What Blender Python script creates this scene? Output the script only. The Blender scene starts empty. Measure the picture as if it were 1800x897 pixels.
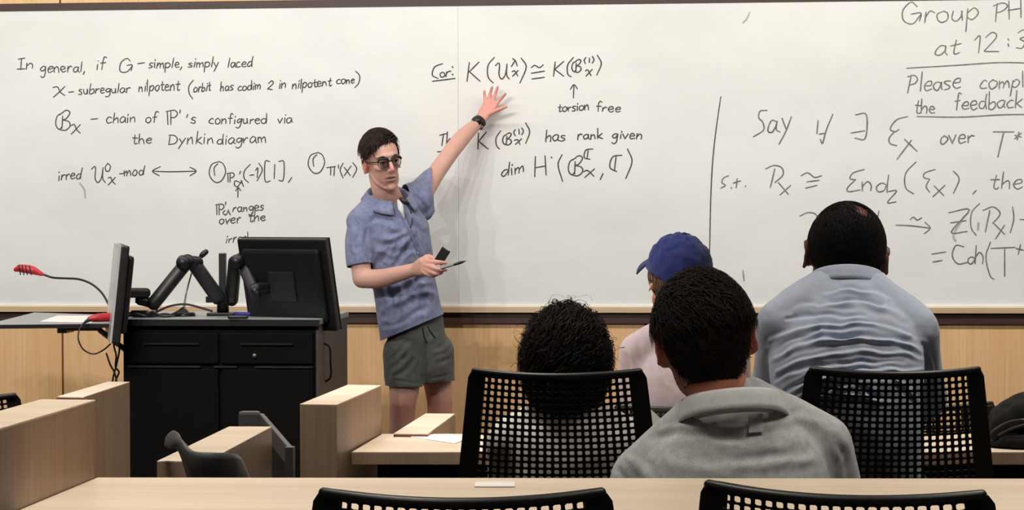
import bpy, bmesh, math, random
import numpy as np
from mathutils import Vector, Matrix, noise

random.seed(7); np.random.seed(7)
scene = bpy.context.scene
COL = scene.collection

# ------------------------------------------------------------------ camera
F_PX, CX, CY = 4200.0, 900.0, 448.5           # focal length and centre in pixels of the 1800x897 frame
YAW, PITCH, ROLL = math.radians(6.0), math.atan(90.5 / F_PX), 0.0032
CAM = np.array([0.0, 0.0, 1.47])
_f0 = np.array([-math.sin(YAW), math.cos(YAW), 0.0])
_r0 = np.array([math.cos(YAW), math.sin(YAW), 0.0])
_z = np.array([0.0, 0.0, 1.0])
FW = _f0 * math.cos(PITCH) - _z * math.sin(PITCH)
_u0 = np.cross(_r0, FW)
RT = _r0 * math.cos(ROLL) - _u0 * math.sin(ROLL)
UP = _u0 * math.cos(ROLL) + _r0 * math.sin(ROLL)
cam_data = bpy.data.cameras.new('camera')
cam_data.sensor_width = 36.0
cam_data.lens = 36.0 * F_PX / 1800.0
cam_data.clip_start = 0.05
cam_ob = bpy.data.objects.new('camera', cam_data); COL.objects.link(cam_ob)
cam_ob.matrix_world = Matrix(((RT[0], UP[0], -FW[0], CAM[0]), (RT[1], UP[1], -FW[1], CAM[1]),
                              (RT[2], UP[2], -FW[2], CAM[2]), (0, 0, 0, 1)))
scene.camera = cam_ob

YW = 9.72                                      # the front wall's board face
# ------------------------------------------------------------------ world and lights
world = bpy.data.worlds.new('room_air'); scene.world = world
world.use_nodes = True
world.node_tree.nodes['Background'].inputs[0].default_value = (0.80, 0.88, 1.0, 1)
world.node_tree.nodes['Background'].inputs[1].default_value = 0.02

def area_light(name, loc, size, power, color, target=None, spread=180):
    d = bpy.data.lights.new(name, 'AREA'); d.shape = 'RECTANGLE'
    d.size, d.size_y = size; d.energy = power; d.color = color; d.spread = math.radians(spread)
    o = bpy.data.objects.new(name, d); COL.objects.link(o); o.location = loc
    v = Vector(target) - Vector(loc) if target else Vector((0, 0, -1))
    o.rotation_euler = v.to_track_quat('-Z', 'Y').to_euler()
    return o

def spot_light(name, loc, target, power, color, angle, radius, blend=0.6):
    d = bpy.data.lights.new(name, 'SPOT'); d.energy = power; d.color = color
    d.spot_size = math.radians(angle); d.spot_blend = blend; d.shadow_soft_size = radius
    o = bpy.data.objects.new(name, d); COL.objects.link(o); o.location = loc
    o.rotation_euler = (Vector(target) - Vector(loc)).to_track_quat('-Z', 'Y').to_euler()
    return o

WARM = (1.0, 0.93, 0.83)
NEUT = (1.0, 0.985, 0.965)
# wall washers along the ceiling in front of the board
for x, w in ((-4.8, 22), (-2.4, 17), (0.0, 22), (2.4, 30)):
    area_light('board_washer', (x, YW - 1.6, 3.02), (2.2, 0.16), w, NEUT, (x, YW, 1.0), 150)
# track spots well in front of the board, to the lecturer's side: they throw his stepped shadows
for x, w in ((-3.1, 86), (-2.5, 82), (-2.05, 82), (-1.65, 76)):
    spot_light('track_spot', (x, YW - 4.4, 3.0), (x + .7, YW, 1.2), w, NEUT, 110, 0.03)
# recessed panels over the seats, deep set so that they shine mostly downwards
for y, w in ((0.4, 11), (2.1, 9), (3.7, 9), (5.3, 9.5), (6.8, 9.5)):
    for x in (-2.9, -1.0, 0.9, 2.8):
        area_light('ceiling_panel_light', (x, y, 3.05), (0.6, 0.6), w, WARM, None, 86)

vs = scene.view_settings
vs.view_transform = 'Standard'; vs.look = 'None'; vs.gamma = 1.0; vs.use_curve_mapping = False
vs.exposure = 0.0

# ------------------------------------------------------------------ picture measurements -> places in the room
def ray(px, py):
    return FW + RT * ((px - CX) / F_PX) + UP * ((CY - py) / F_PX)
def P(px, py, D):
    return CAM + ray(px, py) * D
def onz(px, py, z):
    r = ray(px, py); return CAM + r * ((z - CAM[2]) / r[2])
def ony(px, py, y):
    r = ray(px, py); return CAM + r * ((y - CAM[1]) / r[1])
def proj(p):
    d = np.asarray(p, float) - CAM
    z = d @ FW
    return np.stack([CX + F_PX * (d @ RT) / z, CY - F_PX * (d @ UP) / z], -1)

# ------------------------------------------------------------------ materials
def new_mat(name):
    m = bpy.data.materials.new(name); m.use_nodes = True
    nt = m.node_tree; b = nt.nodes['Principled BSDF']
    return m, nt, b
def lin(r, g, b):
    f = lambda c: ((c / 255 + 0.055) / 1.055) ** 2.4 if c > 10 else c / 255 / 12.92
    return (f(r), f(g), f(b), 1)
def plain(name, rgb, rough=0.6, metal=0.0, nscale=0, namt=0.15, bump=0, bscale=200, spec=0.5, sheen=0):
    m, nt, b = new_mat(name)
    c = lin(*rgb)
    b.inputs['Base Color'].default_value = c
    b.inputs['Roughness'].default_value = rough; b.inputs['Metallic'].default_value = metal
    b.inputs['Specular IOR Level'].default_value = spec
    if sheen:
        b.inputs['Sheen Weight'].default_value = sheen
    tc = nt.nodes.new('ShaderNodeTexCoord')
    if nscale:
        n = nt.nodes.new('ShaderNodeTexNoise'); n.inputs['Scale'].default_value = nscale; n.inputs['Detail'].default_value = 6
        nt.links.new(tc.outputs['Object'], n.inputs['Vector'])
        r = nt.nodes.new('ShaderNodeValToRGB')
        r.color_ramp.elements[0].position = 0.3; r.color_ramp.elements[1].position = 0.7
        r.color_ramp.elements[0].color = tuple(x * (1 - namt) for x in c[:3]) + (1,)
        r.color_ramp.elements[1].color = tuple(min(1, x * (1 + namt)) for x in c[:3]) + (1,)
        nt.links.new(n.outputs['Fac'], r.inputs['Fac']); nt.links.new(r.outputs['Color'], b.inputs['Base Color'])
    if bump:
        n2 = nt.nodes.new('ShaderNodeTexNoise'); n2.inputs['Scale'].default_value = bscale; n2.inputs['Detail'].default_value = 4
        nt.links.new(tc.outputs['Object'], n2.inputs['Vector'])
        bp = nt.nodes.new('ShaderNodeBump'); bp.inputs['Strength'].default_value = bump; bp.inputs['Distance'].default_value = 0.004
        nt.links.new(n2.outputs['Fac'], bp.inputs['Height']); nt.links.new(bp.outputs['Normal'], b.inputs['Normal'])
    return m
def wood(name, lo, hi, axis, rough=0.45, scale=1.0, spec=0.4):
    """Veneer: long soft bands and fine fibres running along one axis (0 x, 1 y, 2 z)."""
    m, nt, b = new_mat(name)
    tc = nt.nodes.new('ShaderNodeTexCoord')
    def layer(across, along, detail):
        mp = nt.nodes.new('ShaderNodeMapping')
        s = [across * scale] * 3; s[axis] = along * scale
        mp.inputs['Scale'].default_value = s
        nt.links.new(tc.outputs['Object'], mp.inputs['Vector'])
        n = nt.nodes.new('ShaderNodeTexNoise'); n.inputs['Scale'].default_value = 1; n.inputs['Detail'].default_value = detail
        n.inputs['Distortion'].default_value = 0.35
        nt.links.new(mp.outputs['Vector'], n.inputs['Vector'])
        return n.outputs['Fac']
    a, c = layer(7.0, 0.35, 3), layer(95.0, 2.5, 5)
    mx = nt.nodes.new('ShaderNodeMix'); mx.data_type = 'FLOAT'; mx.inputs[0].default_value = 0.45
    nt.links.new(a, mx.inputs[2]); nt.links.new(c, mx.inputs[3])
    r = nt.nodes.new('ShaderNodeValToRGB')
    r.color_ramp.elements[0].position = 0.36; r.color_ramp.elements[1].position = 0.64
    r.color_ramp.elements[0].color = lin(*lo); r.color_ramp.elements[1].color = lin(*hi)
    nt.links.new(mx.outputs[0], r.inputs['Fac']); nt.links.new(r.outputs['Color'], b.inputs['Base Color'])
    b.inputs['Roughness'].default_value = rough; b.inputs['Specular IOR Level'].default_value = spec
    bp = nt.nodes.new('ShaderNodeBump'); bp.inputs['Strength'].default_value = 0.08; bp.inputs['Distance'].default_value = 0.002
    nt.links.new(c, bp.inputs['Height']); nt.links.new(bp.outputs['Normal'], b.inputs['Normal'])
    return m
def heather(name, rgb, amt=0.25, scale=420, rough=0.9):
    """Knitted melange cloth: fine flecks plus a weave relief."""
    m, nt, b = new_mat(name)
    tc = nt.nodes.new('ShaderNodeTexCoord')
    n = nt.nodes.new('ShaderNodeTexNoise'); n.inputs['Scale'].default_value = scale; n.inputs['Detail'].default_value = 3
    n2 = nt.nodes.new('ShaderNodeTexNoise'); n2.inputs['Scale'].default_value = 60; n2.inputs['Detail'].default_value = 5
    nt.links.new(tc.outputs['Object'], n.inputs['Vector']); nt.links.new(tc.outputs['Object'], n2.inputs['Vector'])
    mx = nt.nodes.new('ShaderNodeMix'); mx.data_type = 'FLOAT'; mx.inputs[0].default_value = 0.5
    nt.links.new(n.outputs['Fac'], mx.inputs[2]); nt.links.new(n2.outputs['Fac'], mx.inputs[3])
    r = nt.nodes.new('ShaderNodeValToRGB'); c = lin(*rgb)
    r.color_ramp.elements[0].position = 0.35; r.color_ramp.elements[1].position = 0.65
    r.color_ramp.elements[0].color = tuple(x * (1 - amt) for x in c[:3]) + (1,)
    r.color_ramp.elements[1].color = tuple(min(1, x * (1 + amt)) for x in c[:3]) + (1,)
    nt.links.new(mx.outputs[0], r.inputs['Fac']); nt.links.new(r.outputs['Color'], b.inputs['Base Color'])
    b.inputs['Roughness'].default_value = rough; b.inputs['Specular IOR Level'].default_value = 0.15
    b.inputs['Sheen Weight'].default_value = 0.12
    bp = nt.nodes.new('ShaderNodeBump'); bp.inputs['Strength'].default_value = 0.12; bp.inputs['Distance'].default_value = 0.003
    nt.links.new(n2.outputs['Fac'], bp.inputs['Height']); nt.links.new(bp.outputs['Normal'], b.inputs['Normal'])
    return m
def skin_mat(name):
    m, nt, b = new_mat(name)
    at = nt.nodes.new('ShaderNodeAttribute'); at.attribute_name = 'tone'
    n = nt.nodes.new('ShaderNodeTexNoise'); n.inputs['Scale'].default_value = 45; n.inputs['Detail'].default_value = 5
    tc = nt.nodes.new('ShaderNodeTexCoord'); nt.links.new(tc.outputs['Object'], n.inputs['Vector'])
    mx = nt.nodes.new('ShaderNodeMix'); mx.data_type = 'RGBA'; mx.blend_type = 'MULTIPLY'; mx.inputs[0].default_value = 0.5
    r = nt.nodes.new('ShaderNodeValToRGB')
    r.color_ramp.elements[0].color = (0.86, 0.76, 0.72, 1); r.color_ramp.elements[1].color = (1, 1, 1, 1)
    nt.links.new(n.outputs['Fac'], r.inputs['Fac'])
    nt.links.new(at.outputs['Color'], mx.inputs[6]); nt.links.new(r.outputs['Color'], mx.inputs[7])
    nt.links.new(mx.outputs[2], b.inputs['Base Color'])
    b.inputs['Roughness'].default_value = 0.5; b.inputs['Specular IOR Level'].default_value = 0.35
    b.inputs['Subsurface Weight'].default_value = 0.12; b.inputs['Subsurface Radius'].default_value = (0.012, 0.004, 0.002)
    return m
def board_mat():
    """Enamelled whiteboard: off-white, faint wiped smears, soft gloss."""
    m, nt, b = new_mat('whiteboard_enamel')
    tc = nt.nodes.new('ShaderNodeTexCoord')
    mp = nt.nodes.new('ShaderNodeMapping'); mp.inputs['Scale'].default_value = (1.2, 1, 2.2); mp.inputs['Rotation'].default_value = (0, 0.5, 0)
    n = nt.nodes.new('ShaderNodeTexNoise'); n.inputs['Scale'].default_value = 1.6; n.inputs['Detail'].default_value = 7; n.inputs['Roughness'].default_value = 0.6
    nt.links.new(tc.outputs['Object'], mp.inputs['Vector']); nt.links.new(mp.outputs['Vector'], n.inputs['Vector'])
    r = nt.nodes.new('ShaderNodeValToRGB')
    r.color_ramp.elements[0].position = 0.3; r.color_ramp.elements[1].position = 0.6
    r.color_ramp.elements[0].color = lin(219, 218, 213); r.color_ramp.elements[1].color = lin(228, 227, 222)
    nt.links.new(n.outputs['Fac'], r.inputs['Fac']); nt.links.new(r.outputs['Color'], b.inputs['Base Color'])
    b.inputs['Roughness'].default_value = 0.38; b.inputs['Specular IOR Level'].default_value = 0.3
    return m

M = {}
M['board'] = board_mat()
M['ink'] = plain('marker_ink', (84, 80, 76), 0.7, nscale=60, namt=0.35, spec=0.1)
M['ink_soft'] = plain('marker_ink_faded', (122, 119, 114), 0.7, nscale=45, namt=0.35, spec=0.1)
M['ink_faint'] = plain('marker_ink_wiped', (176, 173, 166), 0.8, nscale=40, namt=0.15, spec=0.1)
M['wall_wood'] = wood('wall_panel_veneer', (215, 169, 117), (231, 190, 140), 2, 0.5)
M['desk_wood'] = wood('desk_laminate', (208, 189, 166), (228, 211, 190), 0, 0.42, 1.3)
M['desk_side'] = wood('desk_side_and_edge_shade', (156, 130, 106), (176, 149, 125), 2, 0.45, 1.2)
M['edge_red_shade'] = plain('desk_edge_shade', (96, 48, 44), 0.5, nscale=20)  # dark red stands for plain wood lying in shade
M['dark_trim'] = wood('dark_trim_wood', (58, 40, 34), (74, 54, 46), 0, 0.5)
M['pale_trim'] = wood('pale_trim_wood', (196, 166, 130), (212, 184, 150), 0, 0.4)
M['rail'] = plain('board_rail', (236, 226, 208), 0.35, nscale=8, namt=0.04)
M['paint'] = plain('wall_paint', (188, 180, 168), 0.85, nscale=3, namt=0.04)
M['ceiling'] = plain('ceiling_paint', (225, 222, 215), 0.9, nscale=4, namt=0.03)
M['carpet'] = plain('carpet', (62, 58, 58), 0.95, nscale=160, namt=0.4, bump=0.5, bscale=500)
M['black'] = plain('black_plastic', (20, 20, 21), 0.42, nscale=80, namt=0.2)
M['black_matt'] = plain('black_matt', (16, 15, 16), 0.75, nscale=80, namt=0.2, spec=0.25)
M['chair_black'] = plain('chair_black', (13, 13, 14), 0.55, nscale=90, namt=0.25, spec=0.3)
M['lectern'] = wood('lectern_black_laminate', (9, 8, 7), (12, 10, 9), 2, 0.6, spec=0.12)
M['lectern_side'] = plain('lectern_side_laminate', (74, 68, 64), 0.5, nscale=30, namt=0.15)
M['lectern_top'] = plain('lectern_top_laminate', (150, 152, 150), 0.4, nscale=30, namt=0.08)
M['metal'] = plain('grey_metal', (120, 118, 116), 0.35, 0.8, nscale=50, namt=0.1)
M['dark_metal'] = plain('dark_metal', (54, 52, 54), 0.4, 0.5, nscale=50, namt=0.1)
M['silver'] = plain('silver_plastic', (190, 190, 190), 0.4, nscale=50, namt=0.05)
M['screen'] = plain('screen_glass', (176, 178, 178), 0.25, nscale=3, namt=0.08)
M['paper'] = plain('paper', (238, 236, 230), 0.8, nscale=12, namt=0.03)
M['red'] = plain('red_plastic', (190, 40, 52), 0.4, nscale=60, namt=0.3)
M['blue'] = plain('blue_plastic', (52, 56, 150), 0.4, nscale=60, namt=0.2)
M['white'] = plain('white_plastic', (225, 225, 222), 0.4, nscale=40, namt=0.05)
M['shell'] = plain('grey_shell_plastic', (86, 88, 92), 0.5, nscale=70, namt=0.1)
M['bag'] = plain('bag_nylon', (13, 13, 15), 0.85, spec=0.2, nscale=60, namt=0.4, bump=0.4, bscale=60)
M['polo_blue'] = heather('blue_polo_knit', (122, 128, 156), 0.26)
M['shorts'] = heather('grey_shorts_cotton', (84, 84, 81), 0.16, 500)
M['grey_polo'] = heather('grey_polo_knit', (188, 191, 193), 0.2, 380)
M['grey_collar'] = heather('grey_collar_rib', (212, 214, 216), 0.1, 500)
M['oxford'] = heather('pale_blue_shirt_cotton', (178, 188, 208), 0.06, 600, 0.8)
M['pink'] = heather('pale_pink_cotton', (178, 162, 167), 0.08, 500)
M['white_cloth'] = heather('white_cotton', (236, 235, 231), 0.05, 500)
M['trouser'] = heather('dark_trouser_cotton', (44, 46, 54), 0.2, 500)
M['cap'] = heather('navy_cap_cotton', (34, 42, 92), 0.15, 500)
M['skin'] = skin_mat('skin')
def hair_mat(name, rgb, rgb2):
    m = plain(name, rgb, 0.62, spec=0.18)
    nt = m.node_tree; b = nt.nodes['Principled BSDF']
    tc = nt.nodes.new('ShaderNodeTexCoord'); n = nt.nodes.new('ShaderNodeTexNoise'); n.inputs['Scale'].default_value = 70
    r = nt.nodes.new('ShaderNodeValToRGB'); r.color_ramp.elements[0].color = lin(*rgb); r.color_ramp.elements[1].color = lin(*rgb2)
    r.color_ramp.elements[0].position = 0.35; r.color_ramp.elements[1].position = 0.7
    nt.links.new(tc.outputs['Object'], n.inputs['Vector']); nt.links.new(n.outputs['Fac'], r.inputs['Fac'])
    nt.links.new(r.outputs['Color'], b.inputs['Base Color'])
    return m
M['hair_brown'] = hair_mat('dark_brown_hair', (42, 32, 27), (72, 57, 48))
M['hair_dark'] = hair_mat('near_black_hair', (15, 11, 10), (32, 24, 20))
M['hair_black'] = hair_mat('black_hair', (9, 8, 8), (20, 17, 16))
M['hair_light'] = hair_mat('light_brown_hair', (92, 72, 56), (128, 104, 82))
M['eye_white'] = plain('eye_white', (210, 200, 195), 0.3)
M['eye_dark'] = plain('eye_dark', (36, 26, 22), 0.2)
m, nt, b = new_mat('spectacle_lens')
b.inputs['Transmission Weight'].default_value = 1.0; b.inputs['Roughness'].default_value = 0.02; b.inputs['IOR'].default_value = 1.05
b.inputs['Base Color'].default_value = (0.7, 0.7, 0.72, 1)  # grey tint paints in the shade of the eyes behind the glass
M['lens'] = m

# ------------------------------------------------------------------ mesh helpers
def mesh_from(name, verts, faces, mat, smooth=False):
    me = bpy.data.meshes.new(name)
    me.from_pydata([tuple(map(float, v)) for v in verts], [], [tuple(f) for f in faces])
    if mat: me.materials.append(mat)
    if smooth: me.polygons.foreach_set('use_smooth', [True] * len(me.polygons))
    me.update(); return me
def link(name, me, parent=None):
    o = bpy.data.objects.new(name, me); COL.objects.link(o)
    if parent:
        o.parent = parent
        o.matrix_parent_inverse = PINV.get(parent.name, Matrix.Identity(4))
    return o
PINV = {}
def tag(o, label, cat, group=None):
    o['label'] = label; o['category'] = cat
    if group: o['group'] = group
    return o
def thing(name, loc, label, cat, group=None, rotz=0.0):
    """An Empty at the thing's base; its parts are modelled in world places unless told otherwise."""
    o = bpy.data.objects.new(name, None); COL.objects.link(o); o.empty_display_size = 0.1
    o.location = tuple(map(float, loc)); o.rotation_euler = (0, 0, rotz)
    PINV[o.name] = (Matrix.Translation(Vector(tuple(map(float, loc)))) @ Matrix.Rotation(rotz, 4, 'Z')).inverted()
    return tag(o, label, cat, group)
def part(name, vf, mat, parent, smooth=False, bevel=0.0, label=None):
    me = mesh_from(name, vf[0], vf[1], mat, smooth)
    if bevel: bevel_mesh(me, bevel)
    o = link(name, me, parent)
    if label: o['label'] = label
    return o
def sub(name, vf, mat, parent, smooth=False, bevel=0.0, label=None):
    """A sub-part: same world places, parented to a part that itself sits at identity under its thing."""
    me = mesh_from(name, vf[0], vf[1], mat, smooth)
    if bevel: bevel_mesh(me, bevel)
    o = bpy.data.objects.new(name, me); COL.objects.link(o); o.parent = parent
    if label: o['label'] = label
    return o
def bevel_mesh(me, w, seg=2):
    bm = bmesh.new(); bm.from_mesh(me)
    es = [e for e in bm.edges if len(e.link_faces) == 2 and e.calc_face_angle(0) > 0.5]
    bmesh.ops.bevel(bm, geom=es, offset=w, segments=seg, affect='EDGES', profile=0.6, clamp_overlap=True)
    bmesh.ops.recalc_face_normals(bm, faces=bm.faces)
    bm.to_mesh(me); bm.free()
def merge(*vfs):
    V, Fc = [], []
    for v, f in vfs:
        k = len(V); V.extend([tuple(x) for x in v]); Fc.extend([tuple(i + k for i in q) for q in f])
    return V, Fc
BOXF = [(0, 3, 2, 1), (4, 5, 6, 7), (0, 1, 5, 4), (1, 2, 6, 5), (2, 3, 7, 6), (3, 0, 4, 7)]
def box(x0, x1, y0, y1, z0, z1):
    return ([(x0, y0, z0), (x1, y0, z0), (x1, y1, z0), (x0, y1, z0), (x0, y0, z1), (x1, y0, z1), (x1, y1, z1), (x0, y1, z1)], BOXF)
def prism(poly, z0, z1):
    """A convex polygon (counter-clockwise from above) raised from z0 to z1."""
    n = len(poly)
    V = [(p[0], p[1], z0) for p in poly] + [(p[0], p[1], z1) for p in poly]
    Fc = [tuple(range(n - 1, -1, -1)), tuple(range(n, 2 * n))] + [(i, (i + 1) % n, n + (i + 1) % n, n + i) for i in range(n)]
    return V, Fc
def obox(c, ax, ay, az, hx, hy, hz):
    """A box about c with axes ax, ay, az and half sizes."""
    c, ax, ay, az = (np.asarray(q, float) for q in (c, ax, ay, az))
    V = []
    for sz in (-1, 1):
        for sx, sy in ((-1, -1), (1, -1), (1, 1), (-1, 1)):
            V.append(c + ax * hx * sx + ay * hy * sy + az * hz * sz)
    return V, BOXF
def unit(v):
    v = np.asarray(v, float); return v / (np.linalg.norm(v) + 1e-12)
def catmull(pts, n):
    pts = np.asarray(pts, float)
    if len(pts) < 3:
        t = np.linspace(0, 1, n * (len(pts) - 1) + 1)[:, None]
        return pts[0] * (1 - t) + pts[-1] * t
    q = np.vstack([2 * pts[0] - pts[1], pts, 2 * pts[-1] - pts[-2]])
    out = []
    for i in range(1, len(q) - 2):
        p0, p1, p2, p3 = q[i - 1], q[i], q[i + 1], q[i + 2]
        for k in range(n):
            t = k / n
            out.append(0.5 * ((2 * p1) + (-p0 + p2) * t + (2 * p0 - 5 * p1 + 4 * p2 - p3) * t * t + (-p0 + 3 * p1 - 3 * p2 + p3) * t ** 3))
    out.append(q[-2]); return np.array(out)
def tube(pts, rad, ref=(0, 0, 1), seg=16, sub_n=4, cap=True, power=2.0):
    """A smooth closed tube through pts; rad is a list of r or (r_side, r_other); ref sets the side direction."""
    rr = np.array([(r, r) if np.isscalar(r) else tuple(r) for r in rad], float)
    C = catmull(np.hstack([np.asarray(pts, float), rr]), sub_n)
    c, rr = C[:, :3], np.maximum(C[:, 3:], 1e-4)
    t = np.gradient(c, axis=0); t = t / (np.linalg.norm(t, axis=1)[:, None] + 1e-12)
    rings = []
    def add(cc, tt, a, b):
        side = np.asarray(ref, float) - tt * (np.asarray(ref, float) @ tt)
        if np.linalg.norm(side) < 1e-3: side = np.cross(tt, (0.3, 0.9, 0.2))
        side = unit(side); oth = np.cross(tt, side)
        an = np.arange(seg) * 2 * math.pi / seg
        ca, sa = np.cos(an), np.sin(an)
        ca, sa = np.sign(ca) * np.abs(ca) ** (2 / power), np.sign(sa) * np.abs(sa) ** (2 / power)
        rings.append(cc + np.outer(ca * a, side) + np.outer(sa * b, oth))
    if cap:
        for k in (0.95, 0.7, 0.38):
            r = min(rr[0]); add(c[0] - t[0] * r * k, t[0], *(rr[0] * math.sqrt(1 - k * k)))
    for i in range(len(c)): add(c[i], t[i], *rr[i])
    if cap:
        for k in (0.38, 0.7, 0.95):
            r = min(rr[-1]); add(c[-1] + t[-1] * r * k, t[-1], *(rr[-1] * math.sqrt(1 - k * k)))
    V = np.vstack(rings); n = len(rings)
    Fc = [(i * seg + j, i * seg + (j + 1) % seg, (i + 1) * seg + (j + 1) % seg, (i + 1) * seg + j) for i in range(n - 1) for j in range(seg)]
    Fc += [tuple(range(seg - 1, -1, -1)), tuple((n - 1) * seg + j for j in range(seg))]
    return V, Fc
def ellipsoid(c, r, rot=None, nu=20, nv=12):
    V, Fc = [], []
    for i in range(nv + 1):
        th = math.pi * (0.02 + 0.96 * i / nv)
        for j in range(nu):
            ph = 2 * math.pi * j / nu
            V.append((math.sin(th) * math.cos(ph) * r[0], math.sin(th) * math.sin(ph) * r[1], math.cos(th) * r[2]))
    V = np.array(V)
    if rot is not None: V = V @ np.asarray(rot).T
    V = V + np.asarray(c, float)
    Fc = [(i * nu + j, (i + 1) * nu + j, (i + 1) * nu + (j + 1) % nu, i * nu + (j + 1) % nu) for i in range(nv) for j in range(nu)]
    Fc += [tuple(range(nu)), tuple(nv * nu + j for j in range(nu - 1, -1, -1))]
    return V, Fc
def cyl(c0, c1, r0, r1=None, seg=20):
    r1 = r0 if r1 is None else r1
    c0, c1 = np.asarray(c0, float), np.asarray(c1, float)
    t = unit(c1 - c0); s = unit(np.cross(t, (0.13, 0.41, 0.9) if abs(t[2]) < 0.9 else (1, 0, 0))); o = np.cross(t, s)
    an = np.arange(seg) * 2 * math.pi / seg
    ring = lambda c, r: c + r * (np.outer(np.cos(an), s) + np.outer(np.sin(an), o))
    V = np.vstack([ring(c0, r0), ring(c1, r1)])
    Fc = [(j, (j + 1) % seg, seg + (j + 1) % seg, seg + j) for j in range(seg)] + [tuple(range(seg - 1, -1, -1)), tuple(range(seg, 2 * seg))]
    return V, Fc
def fuse(vfs, voxel):
    """One continuous skin around overlapping closed forms."""
    v, f = merge(*vfs)
    me = mesh_from('fuse', v, f, None)
    o = bpy.data.objects.new('fuse', me); COL.objects.link(o)
    md = o.modifiers.new('r', 'REMESH'); md.mode = 'VOXEL'; md.voxel_size = voxel; md.adaptivity = 0.0
    dg = bpy.context.evaluated_depsgraph_get()
    out = bpy.data.meshes.new_from_object(o.evaluated_get(dg))
    bpy.data.objects.remove(o); bpy.data.meshes.remove(me)
    return out
def coords(me):
    a = np.empty(len(me.vertices) * 3); me.vertices.foreach_get('co', a); return a.reshape(-1, 3)
def normals(me):
    a = np.empty(len(me.vertices) * 3); me.vertices.foreach_get('normal', a); return a.reshape(-1, 3)
def set_coords(me, co):
    me.vertices.foreach_set('co', np.ascontiguousarray(co, dtype=np.float64).ravel()); me.update()
def relax(me, it, weight=None, f=0.6):
    e = np.empty(len(me.edges) * 2, dtype=np.int32); me.edges.foreach_get('vertices', e); e = e.reshape(-1, 2)
    co = coords(me); n = len(co)
    deg = np.bincount(e.ravel(), minlength=n)[:, None].astype(float)
    w = np.full((n, 1), f) if weight is None else f * weight(co)[:, None]
    for _ in range(it):
        s = np.zeros_like(co)
        for k in range(3):
            s[:, k] = np.bincount(e[:, 0], co[e[:, 1], k], n) + np.bincount(e[:, 1], co[e[:, 0], k], n)
        co = co + w * (s / np.maximum(deg, 1) - co)
    set_coords(me, co)
def smooth_shade(me):
    me.polygons.foreach_set('use_smooth', [True] * len(me.polygons)); me.update()
def cut(me, planes):
    """Open a garment: each plane (point, outward direction, radius) removes the cloth beyond it near that point."""
    bm = bmesh.new(); bm.from_mesh(me)
    for pl in planes:
        c, n, rad = pl[:3]; lim = pl[3] if len(pl) > 3 else ()
        c, n = Vector(tuple(map(float, c))), Vector(tuple(map(float, n))).normalized()
        lim = [(Vector(tuple(map(float, q))), Vector(tuple(map(float, m))).normalized()) for q, m in lim]
        for q, m in lim + [(c, n)]:
            near = [f for f in bm.faces if (f.calc_center_median() - c).length < rad]
            geom = list({x for f in near for x in list(f.verts) + list(f.edges)} | set(near))
            bmesh.ops.bisect_plane(bm, geom=geom, plane_co=q, plane_no=m, clear_outer=False)
        dead = []
        for f in bm.faces:
            k = f.calc_center_median()
            if (k - c).length < rad * 1.02 and (k - c).dot(n) > 1e-6 and all((k - q).dot(m) < 0 for q, m in lim): dead.append(f)
        bmesh.ops.delete(bm, geom=dead, context='FACES')
    bm.to_mesh(me); bm.free(); me.update()
def thicken(me, t):
    """Give cloth a thickness inwards."""
    o = bpy.data.objects.new('t', me); COL.objects.link(o)
    md = o.modifiers.new('s', 'SOLIDIFY'); md.thickness = t; md.offset = -1
    dg = bpy.context.evaluated_depsgraph_get()
    out = bpy.data.meshes.new_from_object(o.evaluated_get(dg))
    bpy.data.objects.remove(o); bpy.data.meshes.remove(me)
    return out
from mathutils.bvhtree import BVHTree
def surf(me, px, py, lift=0.0):
    """The place on a garment that is seen at a pixel, lifted a little off the cloth, and its normal."""
    t = BVHTree.FromPolygons([v.co[:] for v in me.vertices], [p.vertices[:] for p in me.polygons])
    h, n, i, d = t.ray_cast(Vector(CAM), Vector(unit(ray(px, py))))
    h, n = np.array(h), np.array(n)
    if n @ ray(px, py) > 0: n = -n
    return h + n * lift, n
def tone(me, base, spots=()):
    """Skin tone per vertex; spots are (centre, radius, colour) such as lips or a flushed ear."""
    co = coords(me); c = np.tile(np.array(lin(*base)), (len(co), 1))
    for ctr, rad, rgb in spots:
        d = np.linalg.norm((co - np.asarray(ctr)) / np.asarray(rad), axis=1)
        w = np.clip(1.6 - 1.2 * d, 0, 1)[:, None]
        c = c * (1 - w) + np.array(lin(*rgb)) * w
    at = me.attributes.new('tone', 'FLOAT_COLOR', 'POINT'); at.data.foreach_set('color', c.ravel())
# ------------------------------------------------------------------ the room
XL, XR, YB, ZC = -6.2, 5.2, -2.4, 3.12
def struct(name, vf, mat, smooth=False, bevel=0):
    o = part(name, vf, mat, None, smooth, bevel); o['kind'] = 'structure'; return o
FL_D, FL_C, FL_A = 0.0, 0.12, 0.24
floor_vf = merge(box(XL, XR, 5.05, YW + 0.6, -0.3, FL_D) if False else box(XL, XR, 6.55, YW + 0.2, -0.3, FL_D),
                 box(XL, XR, 4.05, 6.55, -0.3, FL_C), box(XL, XR, YB, 4.05, -0.3, FL_A))
struct('floor', floor_vf, M['carpet'])
struct('ceiling', box(XL, XR, YB, YW + 0.2, ZC, ZC + 0.1), M['ceiling'])
struct('wall_left', box(XL - 0.1, XL, YB, YW + 0.2, -0.3, ZC), M['paint'])
struct('wall_right', box(XR, XR + 0.1, YB, YW + 0.2, -0.3, ZC), M['paint'])
struct('wall_back', box(XL, XR, YB - 0.1, YB, -0.3, ZC), M['paint'])
wall = struct('wall_front', box(XL, XR, YW + 0.06, YW + 0.2, -0.3, ZC), M['dark_trim'])

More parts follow.
